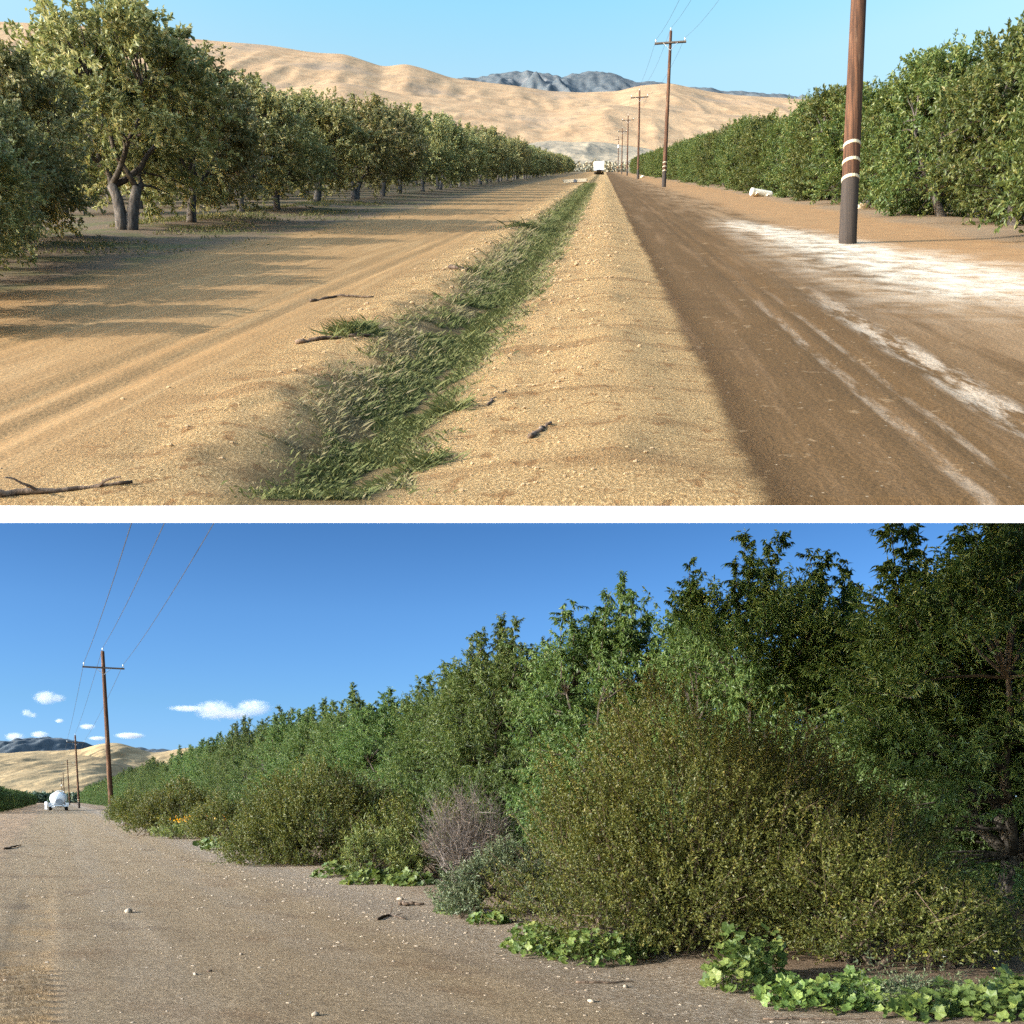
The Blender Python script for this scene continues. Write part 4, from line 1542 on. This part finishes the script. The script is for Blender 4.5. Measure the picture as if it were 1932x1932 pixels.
m.build('chassis', M['white_paint'], tank)
for sg in (-1, 1):
    m = MB()
    m.box((sg * 1.12, -1.9, 1.05), (.40, 1.7, .10)).box((sg * 1.12, -2.74, .82), (.40, .06, .52)).box((sg * 1.12, -1.07, .9), (.40, .06, .36))
    m.build('fender', M['white_paint'], tank)
    wheel(tank, sg * 1.08, -1.9, .48, .34)
    wheel(tank, sg * 1.08, 1.9, .48, .34)
    m = MB()
    m.lathe([(.01, -.02), (.06, -.02), (.06, .02), (.01, .02)], 10, axis='y', c=(sg * 1.12, -2.79, .82))
    m.build('tail_light', M['red_lens'], tank)
m = MB()
m.box((0, 3.9, 1.35), (2.1, 1.6, 1.9)).box((0, 5.1, .95), (2.0, 1.0, .95)).box((0, 3.2, .62), (1.0, 1.4, .2))
cabo = m.build('cab', M['white_paint'], tank)
m = MB()
m.box((0, 3.085, 1.85), (1.5, .03, .5)).box((0, 4.715, 1.85), (1.7, .03, .55))
m.build('window', M['glass_dark'], cabo)
wheel(tank, -.98, 4.9, .46, .3)
wheel(tank, .98, 4.9, .46, .3)

y = 235.0
x = (1130 - 966) / PX * y
trk = empty('box_truck', (x, y, float(zA(y))), -.092, 'white box truck far down the upper road', 'truck')
m = MB()
m.box((0, 1.4, 1.62), (2.35, 4.2, 2.0))
bx = m.build('cargo_box', M['white_paint'], trk)
m = MB()
m.box((-.57, -.72, 1.62), (1.08, .03, 1.8)).box((.57, -.72, 1.62), (1.08, .03, 1.8))
m.build('rear_door', M['white_paint'], bx)
m = MB()
m.box((0, 4.5, 1.3), (2.0, 1.6, 1.5)).box((0, 5.6, .95), (1.9, .8, .8))
cb = m.build('cab', M['white_paint'], trk)
m = MB()
m.box((0, 5.32, 1.65), (1.7, .03, .55))
m.build('window', M['glass_dark'], cb)
m = MB()
m.box((0, 1.8, .52), (1.0, 5.6, .18)).box((0, -.75, .48), (2.2, .10, .16))
m.build('chassis', M['dark_steel'], trk)
for xx_, yy_ in ((-.95, .3), (.95, .3), (-.95, 4.9), (.95, 4.9)):
    wheel(trk, xx_, yy_, .42, .3)

# ------------------------------------------------------------------ small things on the upper ground
M['conc'] = plain_mat('pale_concrete', (.62, .57, .48), .9, .1, var=.15, scale=5)


def stick(label, pts, rad, zf, twigs=(), group=None):
    p = np.array([(x, y, zf(x, y) + rad * .8 + (q[2] if len(q) > 2 else 0)) for q in pts for x, y in [q[:2]]])
    c = p[0].copy()
    root = empty('stick', tuple(c), 0, label, 'stick', group)
    n_ = 14
    t_ = np.linspace(0, 1, len(p))
    f = np.linspace(0, 1, n_)
    pp = np.stack([np.interp(f, t_, p[:, i]) for i in range(3)], -1)
    pp[1:-1] += r_.normal(size=(n_ - 2, 3)) * rad * np.array([.7, .7, .15])
    MB().tube(pp - c, np.linspace(rad, rad * .4, n_), 7).build('branch', M['stick'], root, smooth=True)
    for (i, dx, dy, dz) in twigs:
        b = pp[i] - c
        e = b + np.array([dx, dy, dz])
        MB().tube(curve(b, e, (0, 0, .01), r_, 5), np.linspace(rad * .5, rad * .2, 5), 5).build('twig', M['stick'], root)
    return root


fA = lambda x, y: float(zground(x, y))
GS = 'dead sticks on the upper ground'
stick('long dead branch with a fork lying at the lower left of the upper ground', [gA(-20, 938), gA(110, 930), gA(250, 922)], .017, fA, [(6, .10, .09, .03), (9, .14, -.03, .04), (5, -.08, -.12, .02)], GS)
stick('straight dark stick lying left of the ditch grass', [gA(558, 648), gA(620, 645), gA(700, 642)], .020, fA, [(10, .1, .05, .03)], GS)
stick('thin wavy stick on the tan track in the middle distance', [gA(585, 563), gA(640, 558), gA(705, 560)], .018, fA, [], GS)
stick('dark curved stick on the ditch bank far back', [gA(850, 510), gA(875, 515), gA(905, 512)], .028, fA, [], GS)
stick('short charred stick on the gravel berm', [gA(1000, 833), gA(1040, 806)], .016, fA, [], GS)
stick('tiny twig on the upper berm beside the grass', [gA(920, 755), gA(955, 735)], .010, fA, [], GS)


def lump(r, c, s, mb, n_=12, rnd=0):
    """an uneven stone"""
    prof_ = [(.02, -.5), (.35, -.42), (.5, -.1), (.42, .25), (.2, .45), (.02, .5)]
    th_ = np.linspace(0, 2 * math.pi, n_, endpoint=False)
    v = np.concatenate([np.stack([p[0] * np.cos(th_), p[0] * np.sin(th_), np.full(n_, p[1])], -1) for p in prof_])
    v *= 1 + .28 * (vnoise(v[:, 0] * 3 + rnd * 9, v[:, 1] * 3 + v[:, 2] * 4 + rnd, 5)[:, None] - .5) * 2
    v = v * np.array(s) + np.array(c)
    i = np.arange(len(prof_) - 1)[:, None] * n_
    j = np.arange(n_)[None, :]
    q = np.stack([i + j, i + (j + 1) % n_, i + n_ + (j + 1) % n_, i + n_ + j], -1).reshape(-1, 4)
    mb.add(v, q)


def rock(name, label, x, y, zf, s, mat, group=None, seed=0):
    m = MB()
    lump(None, (0, 0, s[2] * .3), s, m, rnd=seed)
    o = m.build(name, mat, smooth=True)
    o.location = (x, y, zf(x, y))
    o.rotation_euler = (0, 0, seed * 1.7)
    return tag(o, label, 'rock', group)


def stone_mat(name, c1, c2):
    t = NT(name)
    n = t.noise(t.coord(), 25, 5)
    c = t.mix(n, c1, c2)
    return t.done(t.bsdf(c, .9, .15, t.bump(n, .6, .01)))


M['stone'] = stone_mat('pale_stone', (.26, .20, .145), (.46, .375, .28))
M['clod'] = stone_mat('dirt_clod', (.26, .17, .095), (.50, .36, .21))
M['darkclod'] = stone_mat('dark_clod', (.06, .04, .028), (.16, .11, .075))

# pale pipe section lying before the right trees
x, y = gA(1436, 371)
pipe = empty('pipe_section', (x, y, fA(x, y)), .25, 'pale concrete pipe section lying before the upper right trees', 'pipe')
m = MB()
m.lathe([(.12, -.55), (.17, -.55), (.185, -.5), (.175, -.42), (.165, -.40), (.165, .5), (.155, .55), (.12, .55)], 20, axis='x', c=(0, 0, .165))
m.build('pipe_body', M['conc'], pipe, smooth=False)
m = MB()
m.box((-.3, 0, .02), (.12, .5, .06)).box((.3, 0, .02), (.12, .5, .06))
m.build('skid', M['conc'], pipe)
# concrete headwall where the ditch goes under
x, y = gA(1085, 344.5)
hw = empty('headwall', (x, y, fA(x, y) + .1), -.09, 'pale concrete culvert headwall at the far end of the grassy ditch', 'culvert')
m = MB()
m.box((0, 0, .02), (2.3, .25, .30)).box((0, .12, .20), (2.4, .4, .06))
m.build('wall_block', plain_mat('weathered_concrete', (.36, .29, .20), .9, .1, var=.2, scale=5), hw)
m = MB()
m.lathe([(.13, -.02), (.17, -.02), (.17, .02), (.13, .02)], 16, axis='y', c=(0, -.14, .0))
m.build('pipe_mouth', M['dark_steel'], hw)
for i, (px_, py_, s_, lab) in enumerate([(1492, 374, .30, 'small pale stone in front of the upper right trees, beside the pipe'),
                                         (1630, 396, .42, 'flat pale slab at the foot of the upper right row, right of the nearest pole'),
                                         (1212, 335, .55, 'pale boulder beside the third upper pole'),
                                         (1405, 347, .40, 'pale block under the far trees of the upper right row')]):
    x, y = gA(px_, py_)
    rock('rock', lab, x, y, fA, (s_ * 1.3, s_, s_ * .5), M['conc'], 'pale blocks along the upper right row', i + 1)
# clods on the berm: too many to count
cl = MB()
r = np.random.default_rng(88)
k = 0
for i in range(1700):
    y = 4.3 * math.exp(r.random() * math.log(40 / 4.3))
    b = r.random()
    w = -.35 + r.normal() * .35 if b < .65 else -2.15 + r.normal() * .32
    if abs(w + 1.28) < .42 or w > .55:
        continue
    x = w + MA * y
    s = (.006 + .022 * r.random() ** 4) * min(2.2, max(.8, y / 7))
    lump(None, (x, y, float(zground(x, y)) + s * .15), (s * (1 + .6 * r.random()), s, s * .7), cl, n_=6, rnd=i % 17)
tag(cl.build('gravel', M['clod']), 'loose clods and gravel on the banks of the upper ditch', 'gravel', kind='stuff')

# ------------------------------------------------------------------ small things on the lower ground
fB = lambda x, y: float(hillB(np.array([x - MB_ * y]), np.array([y]))[0])
pe = MB()
for i in range(1500):
    y = 6.9 * math.exp(r.random() ** 1.2 * math.log(32 / 6.9))
    w = r.uniform(-1.5, 5.6) if r.random() < .5 else 4.6 + r.normal() * .7
    x = w + MB_ * y
    if abs(x) > .53 * y:
        continue
    s = (.006 + .02 * r.random() ** 3) * min(2.0, max(.9, y / 9))
    lump(None, (x, y, fB(x, y) + s * .12), (s * (1 + .9 * r.random()), s, s * .55), pe, n_=6, rnd=i % 19)
tag(pe.build('pebbles', M['stone']), 'small pale pebbles strewn over the lower dirt road', 'pebbles', kind='stuff')
GRK = 'stones on the lower road'
for i, (px_, py_, s_, mt, lab) in enumerate([
        (242, 1721, .10, 'stone', 'pale flat stone alone on the left half of the lower road'),
        (395, 1832, .035, 'darkclod', 'black clod near the dark patch on the lower road'),
        (368, 1838, .035, 'stone', 'small brown stone just left of the black clod'),
        (595, 1916, .05, 'stone', 'angular pale stone near the bottom of the lower road'),
        (1115, 1890, .045, 'stone', 'stone with a dark shadow below the yellowing mallow mound'),
        (1180, 1863, .04, 'stone', 'white pebble right below the huge bush'),
        (755, 1698, .08, 'stone', 'pale stone at the end of the dark log'),
        (455, 1800, .03, 'stone', 'small white stone in the middle of the lower road')]):
    x, y = gB(px_, py_)
    rock('rock', lab, x, y, fB, (s_ * 1.5, s_, s_ * .7), M[mt], GRK, i + 3)
GSB = 'dead wood on the lower verge'
stick('dark short log on the verge before the dry shrub', [gB(752, 1708), gB(800, 1709)], .035, fB, [], GSB)
stick('pale straight stick on the ground below the huge bush', [gB(1087, 1855), gB(1140, 1856), gB(1195, 1853)], .013, fB, [], GSB)
stick('forked black twig standing out on the gravel verge', [gB(712, 1736), gB(735, 1727), gB(765, 1735)], .02, fB, [(7, .04, 0, .14), (9, .12, .05, .04)], GSB)
stick('thin pale stick under the foreground mallow', [gB(1440, 1922), gB(1550, 1925), gB(1680, 1929)], .008, fB, [], GSB)
stick('weathered stick lying in the brown field at the far left', [gB(8, 1603), gB(40, 1596)], .04, fB, [], GSB)
hs = MB()
p = np.array([(*gB(px_, py_), .03) for px_, py_ in ((1690, 1818), (1750, 1832), (1790, 1842), (1830, 1850))])
hs.tube(p, .014, 8)
tag(hs.build('irrigation_hose', M['rubber'], smooth=True), 'black irrigation hose on the soil under the huge bush', 'hose')
# white marker post
x, y = gB(87, 1527)
mp = empty('marker_post', (x, y, 0), 0, 'white marker post left of the tanker', 'post')
m = MB()
m.box((0, 0, .55), (.40, .2, 1.2)).box((0, 0, 1.19), (.34, .16, .08))
m.build('post_body', M['white_paint'], mp)

# ------------------------------------------------------------------ clouds
def cloud_mat(seed, puffs, W_, H_):
    t = NT('cloud_vapour')
    v = t.n('ShaderNodeVolumePrincipled')
    v.inputs['Color'].default_value = (.72, .75, .82, 1)
    v.inputs['Anisotropy'].default_value = .0
    x, y, z = t.sep(t.coord())
    tot = None
    for (ax, az, rx, rz_) in puffs:
        dx = t.math('DIVIDE', t.sub(x, ax * W_), rx * W_)
        dy = t.math('DIVIDE', y, rx * W_ * .8)
        dz = t.math('DIVIDE', t.sub(z, az * H_), rz_ * H_)
        d2 = t.addm(t.mul(dx, dx), t.addm(t.mul(dy, dy), t.mul(dz, dz)))
        g_ = t.sub(1.0, d2)
        tot = g_ if tot is None else t.math('MAXIMUM', tot, g_)
    n = t.noise(t.comb(t.addm(x, seed * 31.0), y, t.mul(z, 1.2)), 2.6 / H_, 6, .66)
    dens = t.addm(tot, t.mul(t.sub(n, .5), 2.6))
    t.L(t.mul(t.step(dens, .0, 1.3), 0.8 / H_), v.inputs['Density'])
    t.L(v.outputs[0], t.out.inputs['Volume'])
    return t.m


GC = 'small fair weather clouds over the lower hills'
CY = 3600.0


def cloud(px_, py_, wpx, hpx, label, seed, puffs):
    x = (px_ - 966) / PX * CY
    z = HB + (HZB - py_) / PX * CY
    W_, H_ = wpx / PX * CY / 2, hpx / PX * CY / 2
    m = MB()
    a_ = np.linspace(0, math.pi, 13)
    m.lathe([(max(.03, math.sin(q)) * 1.15, -math.cos(q) * H_ * 1.25) for q in a_], 28, sx=W_, sy=W_ * .6)
    o = m.build('cloud', cloud_mat(seed, puffs, W_, H_), smooth=True)
    o.location = (x, CY, z)
    return tag(o, label, 'cloud', GC)


cloud(415, 1340, 205, 42, 'largest white cloud with two humps, right of the nearest lower pole', 501, [(-.1, 0, .40, .95), (.62, .2, .36, .85), (.25, -.3, .5, .55), (-.55, .15, .42, .30)])
cloud(92, 1316, 70, 30, 'single white puff high at the left of the lower sky', 502, [(-.15, 0, .7, .95), (.45, -.1, .5, .6)])
cloud(54, 1347, 36, 22, 'small grey puff between the high puff and the mountains', 503, [(-.2, .2, .6, .7), (.4, -.2, .55, .5)])
cloud(28, 1392, 48, 18, 'white cloud sitting on the dark mountain at the left edge', 504, [(0, .2, .8, 1.0)])
cloud(75, 1386, 44, 16, 'faint cloud over the middle of the dark mountain', 505, [(0, 0, .8, .9)])
cloud(245, 1388, 66, 14, 'thin flat cloud just right of the nearest lower pole', 506, [(0, 0, .9, .9), (.3, .1, .5, .7)])
cloud(112, 1360, 20, 10, 'tiny cloud wisp left of the second lower pole', 507, [(0, 0, .9, .9)])
cloud(165, 1371, 40, 14, 'faint grey wisp just left of the nearest lower pole', 508, [(0, 0, .8, .8), (.3, .1, .5, .6)])
cloud(185, 1393, 44, 10, 'low faint cloud behind the top of the second lower pole', 510, [(0, 0, .85, .85)])
